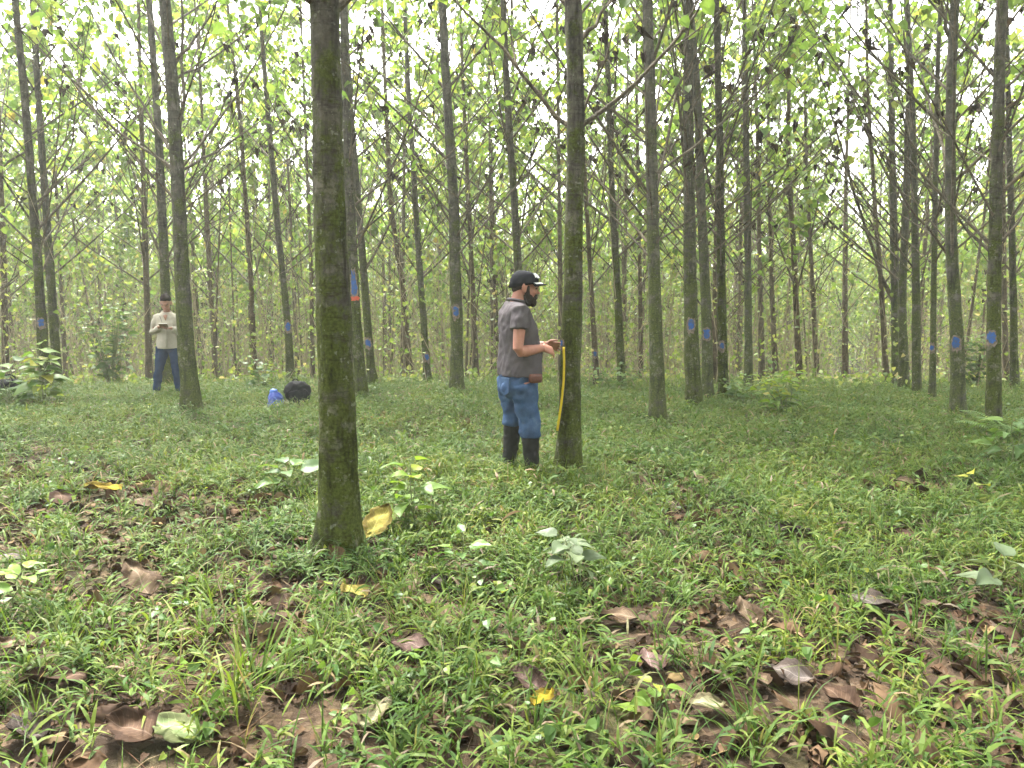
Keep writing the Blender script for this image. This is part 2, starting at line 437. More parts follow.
def tree(name, base, d, wpx, axis_px, label, group=None, mark=None, limbs=(), height=None, seed=1, nbr=None, far=False, mark_kind='blue', extra=None, zfirst=2.1, dens=.44):
    rng = np.random.default_rng(seed)
    if d is None:
        b = ground_at(*base); d = b[1]
    else:
        q = at(base[0], base[1], d); b = np.array([q[0], d, h1(q[0], d)])
    r = .5 * wpx * d / F_PX
    pts = [b] + [at(px, py, d) for px, py in axis_px]
    pts = [pts[0]] + [p for p in pts[1:] if p[2] > b[2] + .15]
    height = height or rng.uniform(12, 14.5)
    root = empty(name, b)
    tag(root, label, 'tree', group)
    tr = Trunk(pts, r, height, seed)
    bark = M['bark_far'] if far else M['bark']
    near = d < 9
    m = MB(); tr.mesh(m, 28 if near else (20 if d < 13 else 12), .03 if near else .07, .3, 4.5 if near else 7.0)
    m.build('trunk', bark, root, origin=b)
    crown = MB(); dead = MB(); upper = MB()
    zvis = CAM_Z + (294 / F_PX) * d + .3
    # limbs read from the picture: start and end pixels, with a depth lean
    for (pl, dy, rb) in limbs:
        w = MB(); n = len(pl)
        P = np.array([at(px, py, d + dy * k / (n - 1)) for k, (px, py) in enumerate(pl)])
        P[0] = tr.pos(P[0][2])
        L = np.linalg.norm(np.diff(P, axis=0), axis=1).sum()
        t = np.linspace(0, n - 1, 8); P2 = np.stack([np.interp(t, np.arange(n), P[:, c]) for c in range(3)], -1)
        P2[1:-1] += rng.normal(0, .012, (6, 3))
        e = P2[-1] - P2[-2]; P2 = np.vstack([P2, P2[-1] + e * .8 + [0, 0, .05], P2[-1] + e * 1.6 + [0, 0, .15]])
        add_branch(rng, w, crown, dead, P2, L, rb, 3.2, 7, .5, 3)
        w.build('branch', M['twig'], root, origin=b)
    nb = nbr if nbr is not None else int(30 + rng.integers(0, 6))
    az = rng.uniform(0, 6.28)
    zs = b[2] + zfirst + (height - zfirst - .6) * (np.arange(nb) / nb) ** 1.45 + rng.uniform(-.12, .12, nb)
    for z in zs:
        az += 2.4 + rng.normal(0, .35)
        t = (z - b[2]) / height
        L = (4.1 * (1 - t) ** .7 + .5) * rng.uniform(.6, 1.15); el = R_(rng.uniform(32, 56)) 
        path = branch_path(rng, tr.pos(z), az, el, L, .18)
        rb = min(tr.rad0(z) * .36, .004 + .0036 * L) * rng.uniform(.7, 1.2)
        vis = z < zvis and not far
        w = MB() if vis else upper
        add_branch(rng, w, crown, dead, path, L, rb, 3.4, 7.0, dens, 3)
        if vis: w.build('branch', M['twig'], root, origin=b)
    if upper.n:
        upper.build('branches', M['twig'], root, origin=b)
    if crown.n: crown.build('crown', M['leaf'], root, origin=b, smooth=False)
    if dead.n: dead.build('dried_leaves', M['leaf_dry'], root, origin=b, smooth=False)
    if mark:
        px, py, w, h = mark
        p = at(px, py, d); c = tr.pos(p[2]); R = tr.rad0(p[2])
        off = np.clip((p[0] - c[0]) / R, -.92, .92)
        to_cam = math.atan2(-c[1], -c[0])
        a0 = to_cam + math.asin(off)
        s_ = d / F_PX
        w *= .78; h *= .82; mm = MB(); tr.patch(mm, p[2], a0, (w + 3.2) * s_, (h + 6) * s_, .003, rng); sc = mm.build('scraped_bark', M['scrape'], root, origin=b)
        mm = MB(); tr.patch(mm, p[2] + .01, a0, w * s_, h * s_, .006, rng, .16); mm.build('paint_mark', M['blue'], root, origin=b)
        if extra == 'orange':
            mm = MB(); tr.patch(mm, p[2] - h * s_ * .5 - .03, a0 + .1, 7 * s_, 4.5 * s_, .010, rng, .2); mm.build('orange_tape', M['orange'], root, origin=b)
    return root, tr, d

# ------------------------------------------------------------------ the trees the photograph singles out
B = 'branch'
TREES = []
def T(*a, **k):
    r = tree(*a, **k); TREES.append((r[0].location.x, r[0].location.y)); return r

T('tree', (340, 553), None, 39, [(332, 250), (328, 120), (325, 0)], 'thickest mossy trunk rising from leaf litter close to the camera, blotched with green moss', seed=11,
  limbs=[([(312, 12), (292, -14), (262, -60)], -.2, .03), ([(342, 12), (358, -8), (392, -50)], .3, .03)], zfirst=3.5)
_, man_tree, man_d = T('tree', (568, 475), None, 23, [(573, 300), (576, 128), (573, 0)], 'mossy trunk the bearded man is measuring with a yellow tape', seed=22,
  limbs=[([(568, 130), (545, 108), (512, 62), (480, 25), (448, -8)], .4, .021), ([(586, 130), (625, 92), (668, 55), (706, -2)], -.3, .022),
         ([(583, 44), (597, 22), (612, -4)], .4, .022), ([(588, 127), (600, 70), (626, -2)], .5, .014)], mark=(560, 344, 4, 8), zfirst=3.6)
T('tree', (658, 425), None, 15.5, [(656, 330), (653, 230), (650, 100), (648, 0)], 'straight unmarked mossy trunk between the measured tree and the pair with blue marks', seed=33,
  limbs=[([(648, 230), (622, 188), (590, 136), (560, 90)], .5, .016), ([(661, 178), (700, 142), (768, 85), (820, 40)], -.4, .018), ([(663, 243), (720, 200), (775, 140)], .5, .014)])
T('tree', (694, 408), None, 15.5, [(691, 325), (688, 100), (688, 0)], 'dark trunk with blue mark standing against a thinner marked twin', seed=44, mark=(691, 325, 8, 12),
  limbs=[([(698, 205), (745, 130), (760, 60), (775, 0)], .5, .014)])
T('tree', (708, 402), None, 11.5, [(707, 333), (702, 220), (698, 100), (689, 0)], 'thinner trunk with blue mark pressed beside the dark marked trunk', seed=55, mark=(707, 334, 7, 10))
T('tree', (724, 400), None, 10, [(722, 345), (720, 150), (716, 0)], 'slim trunk with a low blue mark, right of the marked twin trunks', seed=66, mark=(722, 346, 5, 7),
  limbs=[([(727, 235), (770, 195), (815, 150), (860, 92)], .2, .013)])
T('tree', (457, 389), 12.3, 13.5, [(456, 312), (454, 200), (447, 100), (442, 0)], 'tall straight trunk with blue mark behind the man, forking into high side limbs', seed=77, mark=(456, 312, 7, 11),
  limbs=[([(441, 90), (412, 48), (372, 0)], .4, .03), ([(453, 90), (485, 45), (505, -5)], .4, .022), ([(446, 142), (400, 92), (352, 48)], .6, .02),
         ([(451, 229), (415, 160), (375, 98)], -.6, .02), ([(460, 226), (490, 180), (518, 120)], .5, .016), ([(449, 130), (490, 115), (512, 135)], .6, .012)])
T('tree', (192, 413), None, 17.5, [(184, 320), (177, 160), (170, 60), (164, 0)], 'flared leaning trunk half hiding the woman in the cream shirt', seed=88,
  limbs=[([(168, 170), (113, 130), (75, 85), (40, 43)], .4, .02), ([(176, 152), (184, 90), (181, 0), (180, -40)], .1, .026), ([(183, 172), (222, 148), (262, 120)], .5, .02),
         ([(182, 82), (215, 58), (256, 22)], .4, .018), ([(166, 160), (120, 70), (84, 0)], .6, .018), ([(181, 68), (200, 32), (222, -5)], .2, .02)], zfirst=2.6)
T('tree', (168, 386), 13.6, 11, [(165, 280), (158, 120), (149, 0)], 'dark trunk just behind the woman, doubling the flared trunk', seed=99)
T('tree', (46, 384), 13.0, 10.5, [(41, 323), (37, 250), (25, 100), (15, 0)], 'outward leaning trunk with blue mark beside the bright big-leaved sapling', seed=110, mark=(41, 323, 6, 9),
  limbs=[([(34, 215), (68, 160), (78, 100), (90, 20)], .5, .018), ([(44, 205), (80, 165), (135, 118)], .3, .02), ([(25, 150), (0, 168), (-30, 130)], .4, .02)], zfirst=2.0)
T('tree', (58, 383), 14.0, 9.5, [(54, 330), (42, 150), (32, 0)], 'unmarked trunk close behind the leaning marked trunk on the left edge', seed=121)
T('tree', (291, 383), 15.0, 8, [(288, 327), (275, 200), (259, 0)], 'leaning slim trunk with blue mark behind the black and blue bags', seed=132, mark=(288, 327, 6, 9))
T('tree', (362, 401), 11.5, 12.5, [(356, 320), (351, 230), (346, 100), (343, 0)], 'trunk with a long blue streak and orange tape beside the thickest trunk', seed=143, mark=(354, 284, 6, 30), extra='orange')
T('tree', (373, 388), 14.2, 9, [(369, 343), (358, 200), (350, 100), (345, 0)], 'slim trunk with blue mark right behind the orange-taped trunk', seed=154, mark=(368, 343, 6, 8),
  limbs=[([(362, 270), (385, 235), (400, 180)], .3, .012)])
T('tree', (428, 389), 15.5, 8, [(425, 340), (417, 230), (409, 100), (404, 0)], 'slim trunk with a very low blue mark, left of the tall forking trunk', seed=165, mark=(427, 357, 5, 7))
T('tree', (411, 386), 18.5, 7, [(403, 290), (390, 200), (384, 60)], 'thin leaning unmarked trunk left of the low-marked slim trunk', seed=176, far=True)
T('tree', (524, 394), 12.0, 10, [(519, 270), (509, 130), (503, 0)], 'trunk rising directly behind the man\'s black cap', seed=187)
T('tree', (561, 386), 15.5, 5.5, [(560, 250), (558, 100), (557, 0)], 'thin trunk seen between the man\'s face and the measured tree', seed=198, far=True)
T('tree', (597, 391), 15.0, 6, [(595, 354), (588, 230), (580, 100)], 'thin trunk with a small blue mark right of the measured tree', seed=209, mark=(595, 354, 4, 6), far=True)
T('tree', (622, 394), 13.5, 8.5, [(618, 300), (612, 190), (605, 0)], 'unmarked slim trunk with bushy base between measured tree and straight unmarked trunk', seed=220)
T('tree', (749, 386), 14.5, 9, [(748, 280), (746, 120), (744, 0)], 'dark unmarked trunk above the yellow-green bush', seed=231)
T('tree', (762, 381), 17.5, 6.5, [(760, 280), (757, 120), (752, 0)], 'thin trunk beside the dark unmarked trunk above the bush', seed=242, far=True)
T('tree', (776, 384), 19.0, 6, [(772, 290), (768, 150), (770, 0)], 'thin kinked trunk rising behind the yellow-green bush', seed=253, far=True)
T('tree', (800, 387), 16.5, 7, [(794, 260), (788, 150), (790, 0)], 'slim trunk at the right end of the yellow-green bush', seed=264, far=True)
T('tree', (897, 387), 15.5, 10, [(895, 280), (892, 150), (890, 0)], 'trunk with a long curved limb at the edge of the grassy lane', seed=275,
  limbs=[([(893, 305), (882, 280), (872, 245), (850, 180), (830, 110)], .3, .05), ([(897, 250), (915, 190), (930, 90)], .3, .025)])
T('tree', (904, 391), 14.2, 9.5, [(902, 300), (906, 200), (910, 80), (906, 0)], 'trunk pressed right against the one with the curved limb', seed=286)
T('tree', (917, 396), 13.0, 9, [(916, 300), (914, 150), (907, 0)], 'straight slim trunk between the curved-limb pair and a thin marked trunk', seed=297,
  limbs=[([(919, 300), (935, 230), (950, 150)], .3, .015)])
T('tree', (932, 406), 11.5, 6.5, [(933, 348), (935, 200), (938, 60)], 'thinnest marked trunk, just left of the sturdy marked trunk by the lane', seed=308, mark=(932, 348, 4, 6))
T('tree', (958, 420), None, 13.5, [(957, 342), (951, 240), (950, 100), (955, 0)], 'sturdy trunk with blue mark and flared scar, second marked trunk from the fern', seed=319, mark=(956, 343, 8, 13),
  limbs=[([(952, 42), (944, 15), (938, -15)], .1, .03), ([(948, 260), (925, 225), (900, 195), (860, 110)], .4, .02), ([(958, 100), (985, 70), (1010, 20)], .3, .018)])
T('tree', (994, 434), None, 14, [(993, 338), (996, 200), (999, 80), (1001, 0)], 'sturdy straight trunk with large blue mark, its foot beside the green fern', seed=330, mark=(992, 338, 9, 13),
  limbs=[([(1003, 90), (1018, 78), (1040, 50)], .2, .02), ([(1002, 248), (1020, 220), (1045, 190)], .4, .018), ([(990, 256), (960, 225), (920, 140), (880, 60)], .5, .016)])
T('tree', (1015, 388), 14.5, 8, [(1013, 280), (1010, 170), (1006, 0)], 'slim trunk behind the fern, right of the large blue mark', seed=341)
T('tree', (1006, 385), 17.0, 6, [(1004, 280), (1003, 150), (1003, 50)], 'thin trunk almost hidden behind the trunk with the large blue mark', seed=352, far=True)
T('tree', (255, 382), 17.0, 6, [(250, 260), (240, 120), (227, 0)], 'thin leaning trunk halfway between the flared trunk and the black bag', seed=363, far=True)
T('tree', (216, 382), 19.0, 5.5, [(210, 280), (205, 200), (200, 60)], 'thin pale trunk right of the flared leaning trunk', seed=374, far=True)
T('tree', (149, 380), 16.0, 7, [(147, 300), (142, 140), (138, 0)], 'thin pale trunk at the woman\'s elbow', seed=385, far=True)
T('tree', (5, 378), 17.5, 7, [(4, 280), (0, 150), (-6, 0)], 'thin trunk above the black bag half hidden by the sapling', seed=396, far=True)
T('tree', (476, 387), 17.5, 6.5, [(473, 290), (468, 190), (462, 60)], 'thin trunk just right of the tall forking trunk', seed=407, far=True)
T('tree', (493, 389), 20.0, 5, [(492, 280), (490, 150)], 'very thin trunk at the back of the man\'s grey shirt', seed=418, far=True)
T('tree', (313, 383), 18.5, 5, [(311, 260), (305, 120)], 'very thin trunk touching the left side of the thickest trunk', seed=429, far=True)
T('tree', (641, 389), 18.0, 5, [(640, 280), (637, 120)], 'very thin trunk just left of the straight unmarked trunk', seed=440, far=True)
T('tree', (845, 387), 24.0, 7, [(845, 280), (846, 180)], 'pale trunk standing at the far end of the grassy lane', seed=451, far=True)
T('tree', (818, 388), 19.0, 5.5, [(812, 280), (806, 160)], 'thin trunk on the left border of the grassy lane', seed=462, far=True)
T('tree', (887, 386), 18.0, 6, [(882, 300), (876, 220), (868, 100)], 'leaning thin trunk on the right border of the grassy lane', seed=473, far=True)

# ------------------------------------------------------------------ the rows behind: eight built, the rest copied
protos = []
for v in range(8):
    rng = np.random.default_rng(900 + v)
    hgt = rng.uniform(11.5, 14.5)
    root = empty('tree')
    lean = rng.normal(0, .35, 2)
    tr = Trunk([[0, 0, 0], [lean[0] * .2, lean[1] * .2, 4], [lean[0], lean[1], hgt]], rng.uniform(.07, .095), hgt, 900 + v)
    m = MB(); tr.mesh(m, 10, .15, .4, 6.0); m.build('trunk', M['bark_far'], root)
    w = MB(); cr = MB(); dd = MB(); az = rng.uniform(0, 6)
    nb = 34
    for q in range(nb):
        z = 1.1 + (hgt - 1.6) * (q / nb) ** 1.25; az += 2.4 + rng.normal(0, .4)
        t = z / hgt; L = (3.0 * (1 - t) ** .7 + .5) * rng.uniform(.65, 1.15)
        path = branch_path(rng, tr.pos(z), az, R_(rng.uniform(28, 55)), L, .2)
        add_branch(rng, w, cr, dd, path, L, .006 + .0042 * L, 1.8, 5.0, .78, 5, (.10, .20), 4)
    w.build('branches', M['twig'], root); cr.build('crown', M['leaf'], root, smooth=False); dd.build('dried_leaves', M['leaf_dry'], root, smooth=False)
    protos.append(root)
rng = np.random.default_rng(5)
spots = []
yy = 15.5
row = 0
while yy < 50:
    half = .74 * yy + 2.5
    xx = -half + (row % 2) * 1.5
    while xx < half:
        x = xx + rng.normal(0, .35); y = yy + rng.normal(0, .35)
        px = 512 + F_PX * x / y
        if min(math.hypot(x - a, y - b) for a, b in TREES) > 1.3 and not (abs(x - .445 * y) < 1.1):
            spots.append((x, y))
        xx += 3.1
    yy += 3.0 + .02 * yy; row += 1
used = set()
for q, (x, y) in enumerate(spots):
    v = q % 8 if q < 8 else int(rng.integers(0, 8))
    if v not in used:
        used.add(v); o = protos[v]
    else:
        o = protos[v].copy(); C.objects.link(o)
        for ch in protos[v].children:
            c = ch.copy(); C.objects.link(c); c.parent = o
    o.location = (x, y, h1(x, y) - .03); o.rotation_euler = (0, 0, rng.uniform(0, 6.28))
    sc = rng.uniform(.85, 1.1); o.scale = (sc, sc, sc)
    tag(o, 'slender unmarked tree in the crowded rows deep in the plantation', 'tree', 'trees in the deep rows of the plantation')
for q in range(70):  # unseen trees added beside and behind the camera to shade the foreground
    if q < 42:
        x, y = rng.uniform(-10, 10), rng.uniform(-11, -1.8)
    else:
        y = rng.uniform(-1, 13); x = rng.choice([-1, 1]) * (.72 * max(y, 0) + rng.uniform(2.6, 7))
    if q and min(math.hypot(x - a, y - b) for a, b in near_) < 1.9: continue
    if q == 0: near_ = []
    near_.append((x, y)); v = int(rng.integers(0, 8)); o = protos[v].copy(); C.objects.link(o)
    for ch in protos[v].children:
        c = ch.copy(); C.objects.link(c); c.parent = o
    o.location = (x, y, h1(x, y) - .03); o.rotation_euler = (0, 0, rng.uniform(0, 6.28)); sc = rng.uniform(.95, 1.15); o.scale = (sc, sc, sc)
    tag(o, 'slender plantation tree outside the picture, added to shade the near ground', 'tree', 'unseen trees added to shade the near ground')
print('rows', len(spots))

# ------------------------------------------------------------------ undergrowth behind the crest, and the far wood
rng = np.random.default_rng(77)
def scatter(n, y0, y1, margin=2.5, slope=.74, power=1.0):
    y = np.sqrt(rng.uniform(y0 ** 2, y1 ** 2, n)); x = rng.uniform(-1, 1, n) * (slope * y + margin)
    return x, y
m = MB()
n = 6500
x, y = scatter(n, 14.2, 46)
keep = np.abs(x - .445 * y) > .7; x = x[keep]; y = y[keep]; n = len(x)
A = np.stack([x, y, H(x, y) - .03], -1); hh = rng.gamma(3, .95, n) + .4
a = rng.uniform(0, 6.28, n); ln = hh * rng.uniform(.02, .9, n) ** 1.5
Bp = A + np.stack([np.cos(a) * ln, np.sin(a) * ln, hh], -1)
rr = rng.uniform(.004, .0125, n)
mid = (A + Bp) / 2 + rng.normal(0, .045, (n, 3))
sticks(m, A, Bp, rr, rr * .4, mid, 0)
# side twigs
q = rng.integers(0, n, 9000); f = rng.uniform(.3, .9, 9000)[:, None]
S = mid[q] + (Bp[q] - mid[q]) * f
E = S + rng.normal(0, .4, (9000, 3)) + [0, 0, .5]
sticks(m, S, E, rr[q] * .6, rr[q] * .25, None, 0)
NL = 95000; q = rng.integers(0, n, NL); f = rng.uniform(.1, 1.05, NL)[:, None]
S = A[q] + (Bp[q] - A[q]) * f + rng.normal(0, .22, (NL, 3)) 
leaves(m, S, rng.normal(0, .7, (NL, 3)) + [0, 0, -.25], rng.uniform(.04, .11, NL), rng, 1)
# low cover right behind the crest
x, y = scatter(16000, 13.6, 30); P = np.stack([x, y, H(x, y) + rng.uniform(.02, .45, len(x)) ** 1.3], -1)
leaves(m, P, rng.normal(0, .7, (16000, 3)) + [0, 0, .1], rng.uniform(.05, .12, 16000), rng, 1)
n = 230; x, y = scatter(n, 16.5, 46); kp = np.abs(x - .445 * y) > 1.2; x = x[kp]; y = y[kp]; n = len(x)
A = np.stack([x, y, H(x, y) - .05], -1); Bp = A + np.stack([rng.normal(0, .55, n), rng.normal(0, .55, n), rng.uniform(5, 9.5, n)], -1); rr = rng.uniform(.018, .045, n)
sticks(m, A, Bp, rr, rr * .35, (A + Bp) / 2 + rng.normal(0, .12, (n, 3)), 2, 6)
tag(m.build('undergrowth', [M['under_stem'], M['under_leaf'], M['bark_far']], smooth=False), 'tangle of dry stems and yellow-green leaves under the trees', 'undergrowth', kind='stuff')

m = MB(); n = 900
x, y = scatter(n, 49, 74, 6)
A = np.stack([x, y, H(x, y)], -1); Bp = A + np.stack([rng.normal(0, .5, n), rng.normal(0, .5, n), rng.uniform(8, 13, n)], -1)
sticks(m, A, Bp, rng.uniform(.06, .1, n), rng.uniform(.02, .03, n), (A + Bp) / 2 + rng.normal(0, .12, (n, 3)), 0, 5)
n = 80000; k = rng.integers(0, 900, n); f = rng.beta(1.5, 1.3, n)[:, None]
P = A[k] + (Bp[k] - A[k]) * f + rng.normal(0, 1.1, (n, 3)) * [1, 1, .7]
leaves(m, P, rng.normal(0, .7, (n, 3)) + [0, 0, -.4], rng.uniform(.18, .4, n), rng, 1)
tag(m.build('woods', [M['bark_far'], M['leaf']], smooth=False), 'far mass of plantation trees closing the view', 'woods', kind='stuff')

BIG = [  # px, py, width in px, colour, turn, curl, tilt, lift, label
 (140, 600, 46, 'tan', 1.0, .2, (.75, .2), .05, 'large tan leaf propped upright like a tent in the grass'),
 (55, 692, 62, 'brown', 1.7, .9, (.1, .3), .02, 'broad dark brown leaf curled like a bowl above the torn green leaf'),
 (133, 742, 58, 'brown', 1.2, 1.5, (.15, -.4), .02, 'dark brown folded leaf lying against a pale green one'),
 (178, 742, 58, 'green', 1.2, -.25, (.22, .1), .03, 'large pale green fallen leaf beside the dark folded leaf'),
 (376, 730, 44, 'cream', -.5, .3, (.35, -.35), .04, 'pale cream-green oval leaf tilted up on edge'),
 (528, 690, 44, 'purple', .3, .8, (.3, .2), .02, 'pinkish brown leaf lying under the yellow one'),
 (543, 712, 30, 'yellow', -.6, .5, (.25, -.1), .03, 'bright yellow leaf resting on a pinkish brown leaf'),
 (413, 656, 44, 'purple', 1.5, .4, (.1, .1), .02, 'flat purplish brown leaf facing upward among the sprigs'),
 (790, 686, 46, 'grey', 1.4, .2, (.25, -.2), .02, 'shiny purplish grey leaf beside a tan curled one'),
 (757, 690, 30, 'tan', .4, 1.2, (.2, .2), .02, 'narrow tan leaf curled beside the purplish grey leaf'),
 (747, 628, 34, 'tan', .2, .8, (.6, .2), .03, 'tan crumpled leaf standing above the grey and tan pair'),
 (706, 716, 40, 'cream', 1.9, .3, (.2, .15), .02, 'whitish broken leaf with ragged edge near the front edge'),
 (836, 710, 46, 'brown', .6, 1.4, (.3, .2), .02, 'rolled light brown leaf right of the whitish broken leaf'),
 (650, 672, 38, 'purple', .1, 1.0, (.1, .3), .02, 'reddish brown leaf sunk between tufts, left of the purplish grey leaf'),
 (105, 496, 34, 'yellow', 1.6, .5, (.2, .1), .04, 'bright yellow leaf caught on grass far left of the thickest trunk'),
 (378, 540, 40, 'olive', -.5, .4, (.8, .2), .04, 'olive yellow leaf leaning at the foot of the thickest trunk'),
 (791, 537, 36, 'dark', 1.5, .7, (.1, .1), .02, 'blackish wet leaf lying alone in the open grass'),
 (872, 612, 46, 'grey', 1.2, .6, (.15, .1), .02, 'dull grey-brown leaf half covered by long grass'),
 (141, 511, 26, 'tan', 1.0, .7, (.5, .0), .03, 'small tan leaf just below the bright yellow one'),
 (502, 596, 30, 'tan', 1.3, .9, (.2, .2), .02, 'tan curled leaf in front of the spiky green seedling'),
 (618, 626, 40, 'tan', 1.5, .7, (.1, .1), .02, 'wide light brown leaf behind the grey-green sapling'),
 (16, 656, 44, 'tan', 1.4, 1.3, (.1, .1), .02, 'pinkish tan rolled leaf at the picture edge above the bowl-shaped leaf'),
 (10, 568, 36, 'grey', 1.5, .3, (.15, 0), .03, 'smooth slate grey leaf at the edge above the long-leaved seedling'),
 (28, 745, 52, 'dark', 1.0, 1.6, (.2, .2), .02, 'blackish shrivelled leaf in the near corner left of the folded leaf'),
 (354, 602, 34, 'olive', .8, .4, (.2, .2), .03, 'yellowish green fallen leaf below the thickest trunk'),
 (62, 508, 30, 'brown', .6, 1.0, (.5, .1), .02, 'upright reddish brown leaf left of the bright yellow one'),
 (842, 483, 20, 'tan', .8, 1.0, (.3, 0), .02, 'small pale tan leaf curled out in the grass lane'),
 (905, 489, 26, 'tan', 1.5, .8, (.2, 0), .02, 'pale brown arched leaf left of the yellow-leaved seedling'),
 (900, 541, 26, 'brown', .7, 1.4, (.3, 0), .02, 'chestnut rolled leaf right of the blackish wet leaf'),
 (440, 590, 22, 'dark', .4, 1.5, (.2, 0), .02, 'small black rolled leaf beside the spiky green seedling'),
]
BIGPOS = []
for q_ in BIG:
    c_ = ground_at(q_[0], q_[1]); BIGPOS.append((c_[0], c_[1], q_[2] * c_[1] / F_PX))
# ------------------------------------------------------------------ grass, herbs, litter
rng = np.random.default_rng(8)
def cover(n, y0, y1, thr, soft=.22, slope=.76, margin=1.0):
    y = np.sqrt(rng.uniform(y0 ** 2, y1 ** 2, n)); x = rng.uniform(-1, 1, n) * (slope * y + margin)
    d = .32 * vnoise(x, y, 1.0, 21) + .34 * vnoise(x, y, .36, 22) + .34 * vnoise(x, y, .13, 23)
    bias = .07 * np.clip((y - 3.5) / 4, 0, 1) + .05 * np.clip(x / (.6 * y), -1, 1)
    keep = rng.uniform(0, 1, n) < np.clip((d + bias - thr) / soft, 0.13, 1)
    for bx, by, bl in BIGPOS:      # a big leaf lies on the plants below it and keeps them down
        keep &= ~((np.abs(x - bx) < .42 * bl) & (y > by - .14 - .3 * bl) & (y < by + .25 * bl) & (rng.uniform(0, 1, n) < .88))
    x, y = x[keep], y[keep]
    return np.stack([x, y, H(x, y)], -1)
def sprigs(mb, P, rng, hlo, hhi, nl, llo, lhi, wlo, whi):
    n = len(P); hgt = rng.uniform(hlo, hhi, n); a = rng.uniform(0, 6.28, n); ln = rng.uniform(.1, .75, n)
    top = P + np.stack([np.cos(a) * ln * hgt, np.sin(a) * ln * hgt, hgt * np.sqrt(1 - .5 * ln ** 2)], -1)
    sticks(mb, P - [0, 0, .01], top, np.full(n, .0014), np.full(n, .0008), (P + top) / 2 + rng.normal(0, .006, (n, 3)), 0)
    for j in range(nl):
        f = (j + 1) / nl
        Q = P + (top - P) * f + rng.normal(0, .003, (n, 3))
        az = a + (j % 2) * math.pi + rng.normal(0, .9, n)
        L = rng.uniform(llo, lhi, n) * (1.1 - .25 * abs(f - .6)); W = rng.uniform(wlo, whi, n)
        blades(mb, Q, az, rng.uniform(.15, 1.05, n), L, W, rng.uniform(.5, 1.7, n), 3, 0, rng.normal(0, .35, n))
gm = MB()
P = cover(14500, 1.7, 6.2, .40); print('sprigs near', len(P)); sprigs(gm, P, rng, .03, .14, 7, .045, .115, .007, .0155)
P = cover(38000, 6.0, 13.5, .30); print('sprigs mid', len(P)); sprigs(gm, P, rng, .04, .15, 7, .05, .10, .008, .014)
P = cover(10000, 13.3, 20, .34); sprigs(gm, P, rng, .08, .22, 5, .07, .15, .010, .018)
# fine long blades in tufts
def tufts(n, y0, y1, k, llo, lhi, thr):
    P = cover(n, y0, y1, thr); n = len(P)
    Q = np.repeat(P, k, 0) + rng.normal(0, .02, (n * k, 3)) * [1, 1, 0]
    N_ = n * k
    blades(gm, Q - [0, 0, .01], rng.uniform(0, 6.28, N_), rng.uniform(.8, 1.5, N_), rng.uniform(llo, lhi, N_), rng.uniform(.003, .007, N_), rng.uniform(.3, 1.6, N_), 4, 0)
tufts(2500, 1.7, 6.5, 9, .09, .28, .36)
tufts(4200, 6.0, 14, 9, .08, .24, .34)
tufts(3600, 12.5, 20, 8, .15, .35, .3)
# taller sedge clump in the left foreground and other loose clumps
for (px, py, k, l0, l1) in [(240, 705, 60, .2, .45), (215, 640, 30, .15, .32), (590, 690, 40, .12, .28), (760, 740, 40, .12, .26), (330, 640, 24, .15, .3), (960, 660, 40, .12, .28), (455, 640, 24, .12, .26), (90, 620, 24, .1, .25), (400, 745, 36, .1, .22), (690, 600, 30, .1, .25), (850, 560, 30, .1, .25), (560, 720, 40, .1, .22)]:
    c = ground_at(px, py); Q = np.repeat(c[None], k, 0) + rng.normal(0, .07, (k, 3)) * [1, 1, 0]; Q[:, 2] = H(Q[:, 0], Q[:, 1])
    blades(gm, Q, rng.uniform(0, 6.28, k), rng.uniform(.7, 1.45, k), rng.uniform(l0, l1, k), rng.uniform(.006, .012, k), rng.uniform(.4, 1.5, k), 4, 0, rng.normal(0, .3, k))
# taller broad sprigs standing out of the cover here and there
P = cover(1900, 1.8, 9.5, .50); print('tall', len(P)); sprigs(gm, P, rng, .12, .25, 10, .06, .125, .010, .019)
tag(gm.build('grass', M['grass'], smooth=False), 'short bright green grass and sprigs covering the forest floor', 'grass', kind='stuff')

# small round-leaved herbs
hm = MB()
P = cover(3600, 1.7, 14, .36); n = len(P); k = 5
a = rng.uniform(0, 6.28, n * k); Q = np.repeat(P, k, 0); hh = rng.uniform(.02, .13, n * k); rad = rng.uniform(.005, .05, n * k)
top = Q + np.stack([np.cos(a) * rad, np.sin(a) * rad, hh], -1)
sticks(hm, Q, top, np.full(n * k, .001), np.full(n * k, .0008), None, 0)
leaves(hm, top, np.stack([np.cos(a), np.sin(a), rng.uniform(-.5, .4, n * k)], -1), rng.uniform(.02, .06, n * k), rng, 0, .2, .3, .9)
tag(hm.build('weeds', M['sap_leaf'], smooth=False), 'small round-leaved weeds scattered among the grass', 'weeds', kind='stuff')

